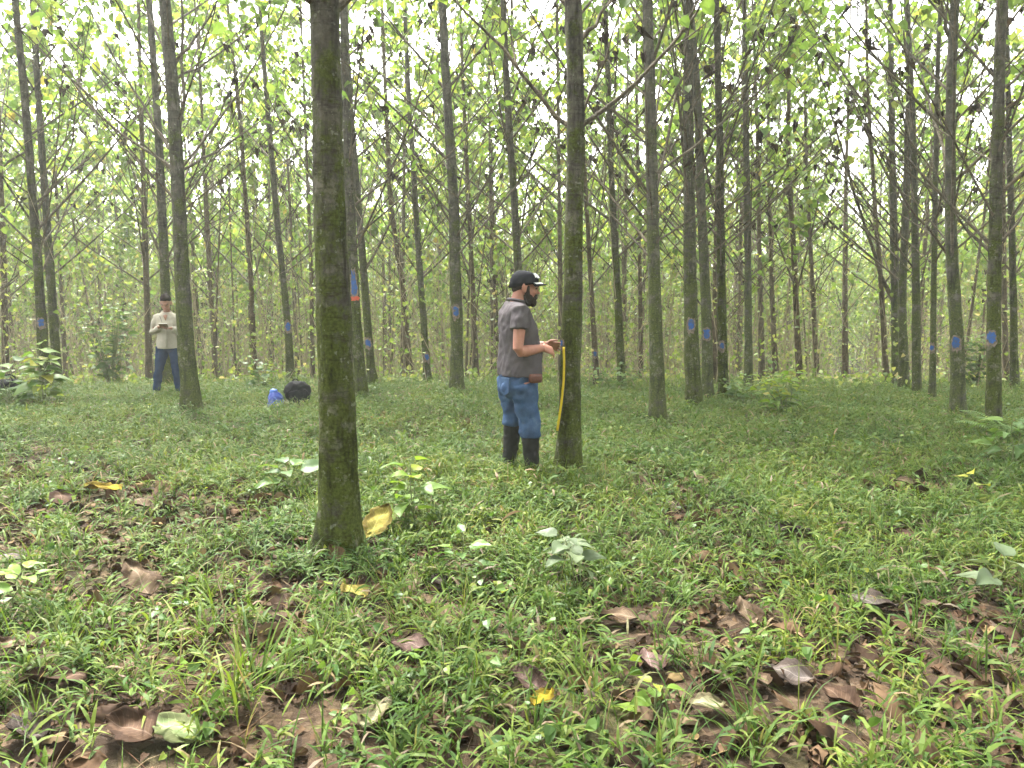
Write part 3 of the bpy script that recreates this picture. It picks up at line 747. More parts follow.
def dead_leaf(mb, c, rz, L, W, curl, wave, tilt, rng, lift=.0, fold=.3, mat=0, nu=8, nv=12):
    """a big dry leaf with a pointed tip, curled edges, a raised midrib and crumpled blade"""
    u = np.linspace(-1, 1, nu); v = np.linspace(0, 1, nv); U, Vv = np.meshgrid(u, v, indexing='ij')
    prof = np.clip(np.sin(np.pi * np.clip(Vv, 0, 1) ** .72), 0, 1) ** .8 * (1 + .07 * np.sin(9 * Vv + rng.uniform(0, 6)) + .07 * np.sin(23 * Vv + 2 * np.sign(U) + rng.uniform(0, 6)) + .05 * np.sin(41 * Vv + np.sign(U)))
    x = U * .5 * W * prof; yv = (Vv - .45) * L
    z = fold * np.abs(x) + curl * (np.abs(U) ** 2.2) * W * .5 * prof + wave * np.sin(7 * Vv + 2.4 * U + rng.uniform(0, 6)) * W * .12 + wave * .6 * np.sin(15 * Vv - 5 * U) * W * .06
    z += curl * .6 * (Vv - .45) ** 2 * L
    x = x * (1 - .25 * abs(curl) * np.abs(U))
    p = np.stack([x, yv, z], -1).reshape(-1, 3)
    R = (Matrix.Rotation(rz, 3, 'Z') @ Matrix.Rotation(tilt[0], 3, 'X') @ Matrix.Rotation(tilt[1], 3, 'Y'))
    p = p @ np.array(R).T
    p = p + np.asarray(c)
    g_ = H(p[:, 0], p[:, 1]); low = (p[:, 2] - g_).min(); p[:, 2] += lift - min(low, 0) * .75
    i = np.arange(nu - 1)[:, None] * nv + np.arange(nv - 1)[None]
    mb.add(p, np.stack([i, i + 1, i + nv + 1, i + nv], -1).reshape(-1, 4), mat)

lm = MB()
P = np.concatenate([cover(3600, 1.7, 6.5, -.2), cover(3000, 6, 14, -.2)])
for p in P:
    bare = .5 * vnoise(p[0], p[1], 1.0, 21) + .32 * vnoise(p[0], p[1], .42, 22)
    if bare > .47 and rng.uniform() < .7: continue
    L = rng.uniform(.035, .12) * (1 if rng.uniform() < .9 else 1.7)
    dead_leaf(lm, p + [0, 0, .006], rng.uniform(0, 6.28), L, L * rng.uniform(.5, .85), rng.uniform(-.9, 1.3), rng.uniform(.3, 1.1), rng.normal(0, .28, 2), rng, 0, rng.uniform(-.2, .5), 0, 5, 6)
Pf = np.concatenate([cover(16000, 1.7, 6, -.3), cover(9000, 6, 12, -.3)]); nf_ = len(Pf)
leaves(lm, Pf + np.stack([0 * Pf[:, 0], 0 * Pf[:, 0], rng.uniform(.003, .02, nf_)], -1), np.stack([rng.normal(0, 1, nf_), rng.normal(0, 1, nf_), rng.normal(0, .25, nf_)], -1), rng.uniform(.012, .055, nf_), rng, 0, .8, .6, .8)
# broken twigs on the ground
P = cover(1600, 1.7, 11, -.2); n = len(P); a = rng.uniform(0, 6.28, n); l_ = rng.uniform(.06, .4, n)
E = P + np.stack([np.cos(a) * l_, np.sin(a) * l_, 0 * a], -1); E[:, 2] = H(E[:, 0], E[:, 1]) + rng.uniform(0, .03, n)
sticks(lm, P + [0, 0, .008], E + [0, 0, .008], rng.uniform(.002, .006, n), rng.uniform(.001, .003, n), None, 0)
tag(lm.build('leaf_litter', M['litter'], smooth=True), 'crumpled brown leaves and twigs littering the soil', 'leaf litter', kind='stuff')

def mat_big(name, a, b, trans=.08, spots=.0, tip=None):
    k = N(name); v = k.coord()
    col = k.ramp(k.noise(v, 14, 5, .65), [(.3, a), (.7, b)])
    at_ = k.n('ShaderNodeAttribute', attribute_name='leafco'); sx = k.n('ShaderNodeSeparateXYZ'); k.l(at_.outputs['Vector'], sx.inputs[0])
    au = k.math('ABSOLUTE', sx.outputs['X']); ph = k.math('SUBTRACT', sx.outputs['Y'], k.math('MULTIPLY', au, .22))
    tri = k.math('PINGPONG', k.math('MULTIPLY', ph, 11), .5)
    side_v = k.math('LESS_THAN', tri, .05); mid_v = k.math('LESS_THAN', au, .035)
    vein = k.math('MAXIMUM', k.math('MULTIPLY', side_v, .7), mid_v)
    col = k.mix(k.math('MULTIPLY', vein, .45), col, tuple(min(1, x * 1.7 + .03) for x in b))
    edge = k.math('ADD', au, k.math('MULTIPLY', k.noise(at_.outputs['Vector'], 4, 4, .7), .9))
    col = k.mix(1.0, col, k.ramp(edge, [(.5, (1.1, 1.1, 1.1)), (1.05, (.75, .7, .64)), (1.4, (.45, .4, .36))]), 'MULTIPLY')
    a_ = k.bsdf(col, .8, k.bump(vein, .5, .01), .1)
    t = k.n('ShaderNodeBsdfTranslucent'); k.l(col, t.inputs['Color'])
    ms = k.n('ShaderNodeMixShader'); ms.inputs[0].default_value = trans
    k.l(a_, ms.inputs[1]); k.l(t.outputs[0], ms.inputs[2]); return k.done(ms.outputs[0])
LC = {'tan': mat_big('tan_dry_leaf', (0.0864, 0.06048, 0.03917), (0.144, 0.1066, 0.072)), 'brown': mat_big('brown_dry_leaf', (0.0432, 0.02592, 0.01728), (0.09216, 0.0576, 0.03744)),
      'purple': mat_big('purple_brown_leaf', (.085, .055, .05), (.16, .11, .10)), 'grey': mat_big('grey_wet_leaf', (0.0612, 0.05148, 0.04836), (0.1224, 0.1023, 0.093)),
      'cream': mat_big('cream_leaf', (0.162, 0.162, 0.0918), (0.2268, 0.216, 0.135), .2), 'yellow': mat_big('yellow_fallen_leaf', (0.2052, 0.1512, 0.0108), (0.27, 0.2268, 0.0216), .25),
      'olive': mat_big('olive_leaf', (.20, .17, .04), (.30, .27, .07), .2), 'green': mat_big('pale_green_leaf', (.16, .22, .10), (.24, .30, .15), .2), 'dark': mat_big('dark_leaf', (.028, .022, .02), (.075, .06, .052))}
rngb = np.random.default_rng(31)
for (px, py, w, colr, rz, curl, tilt, lift, lab) in BIG:
    c = ground_at(px, py); d = c[1]; L = w * d / F_PX * 1.15
    b = MB(); dead_leaf(b, c + [0, 0, .012], rz, L, L * .74, curl * .22, .55, (tilt[0] * (.8 if tilt[0] > .5 else .5), tilt[1] * .6), rngb, lift * .6 + .018, .14, 0, 14, 30)
    o = b.build('fallen_leaf', LC[colr], origin=c); o.location = c
    at_ = o.data.attributes.new('leafco', 'FLOAT_VECTOR', 'POINT')
    U_, V_ = np.meshgrid(np.linspace(-1, 1, 14), np.linspace(0, 1, 30), indexing='ij')
    at_.data.foreach_set('vector', np.stack([U_, V_, 0 * U_ + px * .013], -1).astype(np.float32).ravel())
    md = o.modifiers.new('thickness', 'SOLIDIFY'); md.thickness = .0012
    tag(o, lab, 'leaf', 'big fallen leaves')
# ------------------------------------------------------------------ saplings and shrubs
def sapling(name, base, d, h, specs, mat, label, cat, seed, leaf=(.1, .2), n=12, stems=1, spread=.1, wide=1.0, droop=.35, low=.15, group=None):
    rng = np.random.default_rng(seed)
    if d is None: b = ground_at(*base)
    else:
        q = at(base[0], base[1], d); b = np.array([q[0], d, h1(q[0], d)])
    root = empty(name, b); tag(root, label, cat, group)
    st = MB(); fo = MB()
    for s in range(stems):
        a = rng.uniform(0, 6.28); hh = h * rng.uniform(.7, 1.0) if s else h
        off = np.array([math.cos(a), math.sin(a), 0]) * spread * rng.uniform(.2, 1) * (1 if s else .3)
        P = np.array([[0, 0, -.03], off * .4 + [0, 0, hh * .4], off * .8 + [0, 0, hh * .75], off * 1.1 + [0, 0, hh]]) + np.vstack([np.zeros(3), rng.normal(0, .015, (3, 3))])
        st.tube(P, np.linspace(.004 + .006 * h, .002, 4), 6)
        az = rng.uniform(0, 6.28)
        for k in range(n):
            f = low + (1 - low) * k / max(1, n - 1); az += 2.4 if n > 6 else math.pi * .55
            q = f * 3; i0 = min(int(q), 2); p = P[i0] + (P[i0 + 1] - P[i0]) * (q - i0)
            sz = rng.uniform(*leaf) * (1.1 - .45 * f)
            el = rng.uniform(.0, .6) + .3 * f
            dr = np.array([math.cos(az) * math.cos(el), math.sin(az) * math.cos(el), math.sin(el)])
            e = p + dr * sz * .45
            st.tube(np.array([p, (p + e) / 2 + [0, 0, .006], e]), [.0022, .0018, .0014], 4)
            c2 = MB()
            # smooth leaf blade: seven by nine sheet with pointed tip, folded at the midrib and drooping
            u = np.linspace(-1, 1, 7); v = np.linspace(0, 1, 9); U, Vv = np.meshgrid(u, v, indexing='ij')
            pr = np.sin(np.pi * Vv ** .62) ** .85 * wide
            x = U * .36 * pr * sz; y = Vv * sz; dd = droop * rng.uniform(.5, 1.6)
            z = .22 * np.abs(x) - dd * Vv ** 2 * sz + .012 * np.sin(9 * Vv + 2 * U + az) * sz * 2
            t = np.array([dr[0], dr[1], dr[2] * .5]); t /= np.linalg.norm(t); sd = np.cross(t, [0, 0, 1.]); sd /= np.linalg.norm(sd); nn = np.cross(sd, t)
            tw = rng.normal(0, .35); sd, nn = sd * math.cos(tw) + nn * math.sin(tw), nn * math.cos(tw) - sd * math.sin(tw)
            V = e + x[..., None] * sd + y[..., None] * t + z[..., None] * nn
            i = np.arange(6)[:, None] * 9 + np.arange(8)[None]
            fo.add(V.reshape(-1, 3), np.stack([i, i + 1, i + 10, i + 9], -1).reshape(-1, 4))
    st.build('stem', M['sap_stem'], root); fo.build('foliage', M[mat], root)
    return root

sapling('sapling', (45, 407), 10.4, .80, 0, 'sap_bright', 'bright green big-leaved sapling under the leftmost blue mark', 'sapling', 1, (.17, .29), 15, 3, .16, 1.1, .5)
sapling('sapling', (12, 408), 10.5, .55, 0, 'sap_leaf', 'low leafy sapling at the left edge in front of the black bag', 'sapling', 2, (.22, .34), 8, 2, .2)
sapling('sapling', (411, 528), None, .40, 0, 'sap_bright', 'bright green broad-leaved sapling to the right of the thickest trunk', 'sapling', 3, (.13, .22), 9, 2, .08)
sapling('sapling', (569, 600), None, .30, 0, 'sap_grey', 'grey-green bushy-topped sapling in the grass in front of the man', 'sapling', 4, (.11, .18), 14, 1, .02, low=.45)
sapling('seedling', (462, 584), None, .25, 0, 'sap_leaf', 'spiky dark green seedling in the middle of the near grass', 'seedling', 5, (.12, .19), 9, 1, .02, .55, .3)
sapling('seedling', (22, 622), None, .22, 0, 'sap_bright', 'light green long-leaved seedling at the left edge of the near grass', 'seedling', 6, (.13, .18), 8, 1, .02, .65, .25, .5)
sapling('seedling', (290, 492), None, .16, 0, 'sap_leaf', 'low rosette of wide pale leaves left of the thickest trunk', 'seedling', 7, (.2, .30), 8, 1, .05, .8, .3, .4)
sapling('sapling', (972, 512), None, .26, 0, 'sap_yellow', 'small sapling with yellowing leaves in the right-hand grass', 'sapling', 8, (.12, .18), 5, 1, .04)
sapling('sapling', (1003, 600), None, .20, 0, 'sap_grey', 'wide-leaved pale seedling at the right edge of the near grass', 'seedling', 9, (.18, .24), 6, 1, .05, .8)
sapling('bush', (785, 418), None, .62, 0, 'sap_bright', 'yellow-green bush growing under the dark unmarked trunk', 'bush', 10, (.10, .20), 14, 7, .5, .9)
sapling('bush', (740, 408), 11.2, .42, 0, 'sap_leaf', 'low green bush between the low-marked slim trunk and the yellow-green bush', 'bush', 11, (.10, .17), 11, 5, .35, .9)
sapling('bush', (112, 388), 14.8, 1.75, 0, 'sap_dark', 'tall dull green broad-leaved shrub left of the woman', 'shrub', 12, (.14, .26), 16, 12, .9, 1.0)
sapling('bush', (975, 392), 15.0, 1.1, 0, 'sap_dark', 'dark green shrub between the two sturdy marked trunks', 'shrub', 13, (.12, .24), 18, 9, .6, .9)
sapling('bush', (620, 398), 13.0, .5, 0, 'sap_dark', 'dark leafy bush at the foot of the bushy-based slim trunk', 'bush', 14, (.10, .20), 12, 6, .5, .9)
sapling('bush', (262, 392), 12.6, .5, 0, 'sap_leaf', 'leafy bush just behind the blue bag', 'bush', 15, (.12, .22), 9, 5, .35, .8)
sapling('bush', (1012, 470), None, .42, 0, 'sap_leaf', 'drooping broad-leaved bush in front of the fern', 'bush', 16, (.16, .26), 8, 3, .2, .7, .5)
sapling('seedling', (655, 720), None, .16, 0, 'sap_bright', 'tiny bright seedling at the front edge near the whitish broken leaf', 'seedling', 17, (.07, .11), 7, 1, .02, .9)

# fern: arching fronds of paired leaflets
b = ground_at(1006, 442); root = empty('fern', b); tag(root, 'green fern with arching fronds at the right edge beside the sturdy marked trunk', 'fern')
rng = np.random.default_rng(4)
for k in range(9):
    fm = MB(); az = k * .7 + rng.uniform(-.2, .2); L = rng.uniform(.4, .62); P = branch_path(rng, [0, 0, 0], az, rng.uniform(.9, 1.25), L, -1.3, 9)
    fm.tube(P, np.linspace(.003, .001, 9), 4)
    q = np.linspace(1.2, 7.9, 22); i0 = q.astype(int); Q = P[i0] + (P[i0 + 1] - P[i0]) * (q - i0)[:, None]
    for sgn in (-1, 1):
        ln = .13 * np.sin(np.linspace(.35, 2.95, 22)) + .015
        blades(fm, Q, np.full(22, az + sgn * 1.25), np.full(22, .15), ln, np.full(22, .02), np.full(22, .6), 3)
    fm.build('frond', M['sap_leaf'], root)

# ------------------------------------------------------------------ solid shapes merged by remeshing
def ell(mb, c, r, rot=None, nu=20, nv=12):
    u = np.linspace(0, 2 * math.pi, nu, endpoint=False); v = np.linspace(0, math.pi, nv + 1)[1:-1]
    U, Vv = np.meshgrid(u, v)
    p = np.stack([np.cos(U) * np.sin(Vv), np.sin(U) * np.sin(Vv), np.cos(Vv)], -1).reshape(-1, 3)
    p = np.vstack([p, [0, 0, 1], [0, 0, -1]]) * np.asarray(r)
    if rot is not None: p = p @ np.array(Matrix(rot)).T
    p = p + np.asarray(c)
    m = nv - 1; b = mb.n
    i = np.arange(m - 1)[:, None] * nu; j = np.arange(nu)[None]; k = (j + 1) % nu
    f = np.stack([i + j, i + nu + j, i + nu + k, i + k], -1).reshape(-1, 4)
    mb.add(p, f)
    j = np.arange(nu); k = (j + 1) % nu
    mb.F.append((np.stack([np.full(nu, m * nu), j, k], -1) + b, 0))
    mb.F.append((np.stack([np.full(nu, m * nu + 1), (m - 1) * nu + k, (m - 1) * nu + j], -1) + b, 0))

def loft(mb, secs, n=20, sq=2.0):
    """closed body through sections (centre, half-depth, half-width[, forward axis]); sections lie across the path"""
    Cn = np.array([s[0] for s in secs], float); T = np.gradient(Cn, axis=0); T /= np.linalg.norm(T, axis=1)[:, None]
    a = np.arange(n) * 2 * math.pi / n; ca, sa = np.cos(a), np.sin(a)
    ca = np.sign(ca) * np.abs(ca) ** (2 / sq); sa = np.sign(sa) * np.abs(sa) ** (2 / sq)
    V = []
    for q, s in enumerate(secs):
        fw = np.array(s[3] if len(s) > 3 else (1, 0, 0), float); fw = fw - T[q] * fw.dot(T[q])
        if np.linalg.norm(fw) < .2: fw = np.array([0, 0, 1.]) - T[q] * T[q][2]
        fw /= np.linalg.norm(fw); sd = np.cross(T[q], fw)
        V.append(Cn[q] + s[1] * ca[:, None] * fw + s[2] * sa[:, None] * sd)
    m = len(secs); i = np.arange(m - 1)[:, None] * n; j = np.arange(n)[None]; k = (j + 1) % n
    b = mb.n
    mb.add(np.array(V).reshape(-1, 3), np.stack([i + j, i + k, i + n + k, i + n + j], -1).reshape(-1, 4))
    mb.F.append((np.array([np.arange(n)[::-1]]) + b, 0)); mb.F.append((np.array([(m - 1) * n + np.arange(n)]) + b, 0))

def fuse(mb, name, mats, parent, voxel=.008, smooth=4, fac=.5, disp=None):
    o = mb.build(name, mats, None)
    r = o.modifiers.new('r', 'REMESH'); r.mode = 'VOXEL'; r.voxel_size = voxel
    if smooth:
        s_ = o.modifiers.new('s', 'SMOOTH'); s_.factor = fac; s_.iterations = smooth
    dg = bpy.context.evaluated_depsgraph_get(); dg.update()
    me = bpy.data.meshes.new_from_object(o.evaluated_get(dg), depsgraph=dg)
    old = o.data; o.modifiers.clear(); o.data = me; bpy.data.meshes.remove(old); me.name = name
    n = len(me.vertices); co = np.zeros(n * 3, np.float32); me.vertices.foreach_get('co', co); co = co.reshape(-1, 3)
    if disp is not None:
        nr = np.zeros(n * 3, np.float32); me.vertices.foreach_get('normal', nr); nr = nr.reshape(-1, 3)
        co = co + nr * disp(co)[:, None].astype(np.float32); me.vertices.foreach_set('co', co.astype(np.float32).ravel())
    me.polygons.foreach_set('use_smooth', np.ones(len(me.polygons), bool)); me.update()
    if not me.materials:
        for m_ in (mats if isinstance(mats, (list, tuple)) else [mats]): me.materials.append(m_)
    o.parent = parent
    return o

def mat_skin(name, c):
    k = N(name); v = k.coord()
    col = k.ramp(k.noise(v, 18, 4), [(.3, tuple(x * .85 for x in c)), (.7, tuple(x * 1.12 for x in c))])
    x = k.bsdf(col, .55, k.bump(k.noise(v, 300, 2), .1, .002), .35)
    x.node.inputs['Subsurface Weight'].default_value = .08; x.node.inputs['Subsurface Radius'].default_value = (.01, .004, .002)
    return k.done(x)
M['skin'] = mat_skin('tanned_skin', (0.296, 0.132, 0.092)); M['skin_w'] = mat_skin('brown_skin', (0.272, 0.144, 0.1))
M['tee'] = mat_cloth('charcoal_cotton', (.055, .048, .053), (.085, .075, .081), 30)
def mat_jeans():
    k = N('faded_denim'); v = k.coord()
    col = k.ramp(k.noise(v, 7, 5, .65), [(.3, (.022, .042, .088)), (.55, (.040, .075, .145)), (.75, (.085, .130, .205))])
    col = k.mix(.5, col, k.ramp(k.noise(v, 420, 2), [(.35, (.6, .62, .68)), (.65, (1.2, 1.2, 1.2))]), 'MULTIPLY')
    return k.done(k.bsdf(col, .9, k.bump(k.noise(v, 28, 4), .4, .012), .1))
M['jeans'] = mat_jeans()
M['jeans_dark'] = mat_cloth('dark_denim', (0.008438, 0.01969, 0.05063), (0.01969, 0.03938, 0.08438), 30)
M['rubber'] = mat_plain('black_rubber', (.006, .0065, .007), .5, .5, 14, .2, .15)
M['cap'] = mat_cloth('black_cap_cloth', (.006, .0065, .010), (.011, .012, .017), 40)
M['white'] = mat_plain('white_thread', (0.56, 0.56, 0.56), .8, .1, 60)
M['hair'] = mat_plain('dark_hair', (.021, .015, .011), .8, .6, 220, .12, 1.0)
M['hair_w'] = mat_plain('dark_brown_hair', (.010, .006, .005), .8, .5, 140, .08, .8)
M['leather'] = mat_plain('brown_leather', (0.08, 0.028, 0.0176), .5, .3, 40)
M['buckle'] = mat_plain('belt_strap', (.045, .025, .018), .5, .3, 40)
M['cream'] = mat_cloth('cream_shirt', (.29, .265, .215), (.38, .35, .29), 30)
M['eye'] = mat_plain('eye_dark', (.03, .02, .015), .3, .1)
M['lip'] = mat_plain('lips', (.30, .11, .09), .5, .15)
M['yellow'] = mat_plain('yellow_tape', (0.576, 0.416, 0.016), .45, .08, 40)
M['ink'] = mat_plain('black_ink', (.02, .02, .02), .5, .1)
M['nylon'] = mat_cloth('black_nylon', (.003, .0033, .005), (.008, .0085, .011), 40, .7, .4, 500, .1)
M['blue_bag'] = mat_plain('blue_plastic', (0.0096, 0.0336, 0.216), .4, .35, 10, .45, .2)
M['blue_light'] = mat_plain('light_blue_plastic', (0.036, 0.096, 0.32), .35, .2, 10, .45)
M['paper'] = mat_plain('paper', (.62, .60, .55), .8, .06)
M['board'] = mat_plain('brown_board', (.16, .10, .06), .7, .2)

def wrinkle(amp, sc, st=1.0, seed=0):
    def f(co):
        a = vnoise(co[:, 0] + .6 * co[:, 1] + 3, co[:, 2] * st + .35 * co[:, 1], sc, seed) - .5
        b = vnoise(co[:, 1] - .5 * co[:, 0] + 9, co[:, 2] * st - .4 * co[:, 0] + 7, sc * .55, seed + 1) - .5
        return amp * (a + .7 * b)
    return f

def hand(mb, wrist, direc, palm_n, side, scale=1.0, curl=.5, spread=.12):
    """palm, four unequal bent fingers and a thumb leaving the side of the palm.  side: +1 / -1 puts the thumb"""
    w = np.asarray(wrist, float); d = np.asarray(direc, float); d /= np.linalg.norm(d)
    nrm = np.asarray(palm_n, float); nrm = nrm - d * nrm.dot(d); nrm /= np.linalg.norm(nrm)
    s = np.cross(d, nrm) * side
    S = scale
    loft(mb, [(w - d * .03 * S, .024 * S, .028 * S, nrm), (w + d * .015 * S, .018 * S, .031 * S, nrm), (w + d * .055 * S, .016 * S, .041 * S, nrm), (w + d * .09 * S, .014 * S, .041 * S, nrm), (w + d * .10 * S, .010 * S, .036 * S, nrm)], 14)
    lens = [.072, .082, .075, .058]
    for k in range(4):
        o = (1.5 - k) * .0205 * S
        p = w + d * (.088 - .004 * abs(k - 1)) * S + s * o
        P = [p - d * .02 * S, p]; dd = d + s * (1.5 - k) * spread
        dd /= np.linalg.norm(dd); ang = 0
        for seg, fr in enumerate((.45, .32, .23)):
            ang += curl * (.6, .8, .5)[seg]
            P.append(P[-1] + (dd * math.cos(ang) + nrm * math.sin(ang)) * lens[k] * fr * S)
        mb.tube(np.array(P), np.array([.0085, .0092, .0082, .0075, .0058]) * S, 10)
    p = w + d * .022 * S + s * .026 * S
    t1 = d * .62 + s * .72 + nrm * .25; t1 /= np.linalg.norm(t1); t2 = d * .92 + s * .25 + nrm * .35; t2 /= np.linalg.norm(t2)
    mb.tube(np.array([p - t1 * .012 * S, p + t1 * .03 * S, p + t1 * .034 * S + t2 * .03 * S, p + t1 * .036 * S + t2 * .056 * S]), np.array([.013, .0115, .0098, .0072]) * S, 10)

def head(mb, c, yaw, pitch, S=1.0):
    """skull, jaw, nose, ears, lips, brow; +x is the face direction before turning"""
    R = Matrix.Rotation(yaw, 3, 'Z') @ Matrix.Rotation(pitch, 3, 'Y')
    Rn = np.array(R); c = np.asarray(c, float)
    def P(x, y, z): return c + Rn @ (np.array([x, y, z]) * S)
    def E(x, y, z, a, b, d): ell(mb, P(x, y, z), np.array([a, b, d]) * S, R)
    E(-.012, 0, .03, .098, .077, .092); E(.025, 0, -.02, .070, .066, .095)
    E(.045, 0, -.075, .048, .046, .040); E(.078, 0, -.093, .018, .024, .018)
    E(.088, 0, .022, .016, .050, .014)
    E(.094, 0, -.006, .012, .011, .03); E(.108, 0, -.026, .016, .012, .012); E(.098, .012, -.029, .009, .007, .007); E(.098, -.012, -.029, .009, .007, .007)
    E(.090, 0, -.055, .012, .024, .007); E(.088, 0, -.066, .012, .021, .007)
    E(.070, .042, -.028, .022, .02, .018); E(.070, -.042, -.028, .022, .02, .018)
    for sg in (-1, 1):
        E(-.012, sg * .081, -.004, .021, .012, .034); E(-.004, sg * .081, -.028, .011, .009, .014); E(-.02, sg * .087, .002, .012, .010, .026)
    return P, R

def cap_cloth(name, par, mb, mat, voxel, disp=None, sm=4): return fuse(mb, name, mat, par, voxel, sm, .5, disp)

# ------------------------------------------------------------------ the man
fb = ground_at(521, 477)
TH = R_(20)
man = empty('person', fb, TH); tag(man, 'bearded man in black cap, grey T-shirt, blue jeans and rubber boots', 'person')
SH_R, EL_R, WR_R = (-.075, -.19, 1.365), (-.125, -.255, 1.048), (.135, -.125, 1.068)
SH_L, EL_L, WR_L = (-.02, .19, 1.365), (.055, .245, 1.07), (.245, .085, 1.075)
HIP_R, KN_R, AN_R = (-.03, -.095, .80), (.035, -.105, .44), (.055, -.105, .07)
HIP_L, KN_L, AN_L = (-.045, .095, .80), (-.03, .115, .44), (-.06, .12, .07)
bd = MB()
HC = (.030, .0, 1.548); HY = R_(-14)
Pm, Rm = head(bd, HC, HY, R_(8), 1.06)
loft(bd, [((-.045, 0, 1.36), .075, .085), ((-.030, 0, 1.43), .062, .066), ((-.012, 0, 1.49), .058, .058), ((.005, 0, 1.55), .055, .055)])
loft(bd, [((-.03, 0, .80), .13, .15), ((-.02, 0, .92), .12, .145), ((-.02, 0, 1.1), .125, .155), ((-.04, 0, 1.27), .115, .175), ((-.05, 0, 1.38), .07, .15), ((-.05, 0, 1.42), .04, .08)])
def arm(mb, sh, el, wr, r=(.055, .047, .043, .047, .036, .029), up=1.0):
    sh, el, wr = map(np.array, (sh, el, wr))
    mb.tube(np.array([sh, sh + (el - sh) * .5, el + (sh - el) * .08, el + (wr - el) * .12, el + (wr - el) * .3, el + (wr - el) * .75, wr]), np.array([r[0], r[1], r[2] * .95, r[2], r[3], r[4] * 1.02, r[5]]) * up, 16)
arm(bd, SH_R, EL_R, WR_R); arm(bd, SH_L, EL_L, WR_L)
hand(bd, WR_R, (.92, .30, -.24), (.25, .55, -.45), 1, 1.08, .5)
hand(bd, WR_L, (.98, -.12, -.10), (.1, -.75, -.3), -1, 1.0, .5)
for hp, kn, an in ((HIP_R, KN_R, AN_R), (HIP_L, KN_L, AN_L)):
    hp, kn, an = map(np.array, (hp, kn, an))
    bd.tube(np.array([hp, (hp + kn) / 2, kn, kn + (an - kn) * .3, an - [0, 0, .04]]), [.085, .07, .055, .053, .04], 14)
    ell(bd, an + [.06, 0, -.035], (.10, .035, .03))
fuse(bd, 'body', M['skin'], man, .0055, 3, .5)
# T-shirt
ts = MB()
loft(ts, [((-.012, 0, .842), .172, .200), ((-.012, 0, .93), .170, .194), ((-.01, 0, 1.03), .162, .185), ((-.022, 0, 1.15), .150, .188), ((-.045, 0, 1.27), .138, .20), ((-.055, 0, 1.345), .115, .205), ((-.052, 0, 1.40), .088, .165), ((-.046, 0, 1.435), .068, .10)], 28, 2.3)
ell(ts, (.05, 0, 1.0), (.125, .15, .14))
ell(ts, (.02, -.07, 1.24), (.085, .08, .08)); ell(ts, (.02, .07, 1.24), (.085, .08, .08))
for sh, el in ((SH_R, EL_R), (SH_L, EL_L)):
    sh, el = np.array(sh), np.array(el); d = el - sh
    ts.tube(np.array([sh + [.0, -np.sign(sh[1]) * .06, .0], sh + [0, 0, -.008], sh + d * .22, sh + d * .46]), [.072, .076, .072, .077], 18)
fuse(ts, 'shirt', M['tee'], man, .008, 5, .5, lambda co: wrinkle(.016, .10, .8, 4)(co) + wrinkle(.010, .038, .7, 8)(co))
cl = MB(); t = np.linspace(0, 2 * math.pi, 25)
cl.tube(np.stack([-.040 + .066 * np.cos(t), .070 * np.sin(t), 1.443 - .012 * np.cos(t)], -1), .012, 8, cap=False)
cl.build('collar', M['tee'], man)
# jeans
jn = MB()
loft(jn, [((-.015, 0, .905), .138, .168), ((-.02, 0, .84), .150, .178), ((-.028, 0, .76), .155, .180), ((-.02, 0, .70), .13, .16), ((-.02, 0, .66), .08, .10)], 26, 2.2)
ell(jn, (-.105, -.075, .765), (.085, .085, .10)); ell(jn, (-.105, .075, .765), (.085, .085, .10))
for hp, kn, an, zt in ((HIP_R, KN_R, AN_R, .355), (HIP_L, KN_L, AN_L, .42)):
    hp, kn, an = map(np.array, (hp, kn, an)); e = an + (kn - an) * ((zt - .07) / (kn[2] - .07))
    jn.tube(np.array([hp + [0, 0, -.02], hp + (kn - hp) * .35, hp + (kn - hp) * .7, kn, (kn + e) / 2 if zt < .2 else kn + (e - kn) * .6, e]), [.115, .106, .094, .088, .088, .082], 20)
fuse(jn, 'jeans', M['jeans'], man, .008, 4, .5, wrinkle(.020, .085, 1.3, 9))
pk = MB()
def pocket(mb, c, n_, w, h):
    n_ = np.array(n_, float); n_ /= np.linalg.norm(n_); s_ = np.cross([0, 0, 1.], n_); s_ /= np.linalg.norm(s_); u_ = np.cross(n_, s_)
    V = [np.array(c) + s_ * x + u_ * y + n_ * z for z in (-.012, .003) for x, y in ((-w, h), (w, h), (w, -h * .6), (0, -h), (-w, -h * .6))]
    mb.add(V, [[0, 5, 6, 1], [1, 6, 7, 2], [2, 7, 8, 3], [3, 8, 9, 4], [4, 9, 5, 0]]); mb.F.append((np.array([[5, 9, 8, 7, 6]]) + mb.n - 10, 0))
pocket(pk, (-.176, -.095, .765), (-.97, -.22, .05), .062, .07)
pk.build('back_pocket', M['jeans'], man, False)
bt = MB(); t = np.linspace(0, 2 * math.pi, 33)
for dz in (0,):
    q = np.stack([-.015 + .150 * np.cos(t), .178 * np.sin(t), np.full(33, .868)], -1)
    V = []; 
    for z in (-.018, .018): V.append(q + [0, 0, z])
    b_ = bt.n; bt.add(np.concatenate(V), [[k, k + 1, 33 + k + 1, 33 + k] for k in range(32)])
o = bt.build('belt', M['buckle'], man); md = o.modifiers.new('t', 'SOLIDIFY'); md.thickness = .006
ph = MB(); loft(ph, [((.045, -.197, .805), .052, .022), ((.045, -.203, .822), .056, .024), ((.045, -.203, .850), .056, .024), ((.045, -.197, .868), .052, .020)], 20, 4)
fuse(ph, 'pouch', M['leather'], man, .005, 2, .4)
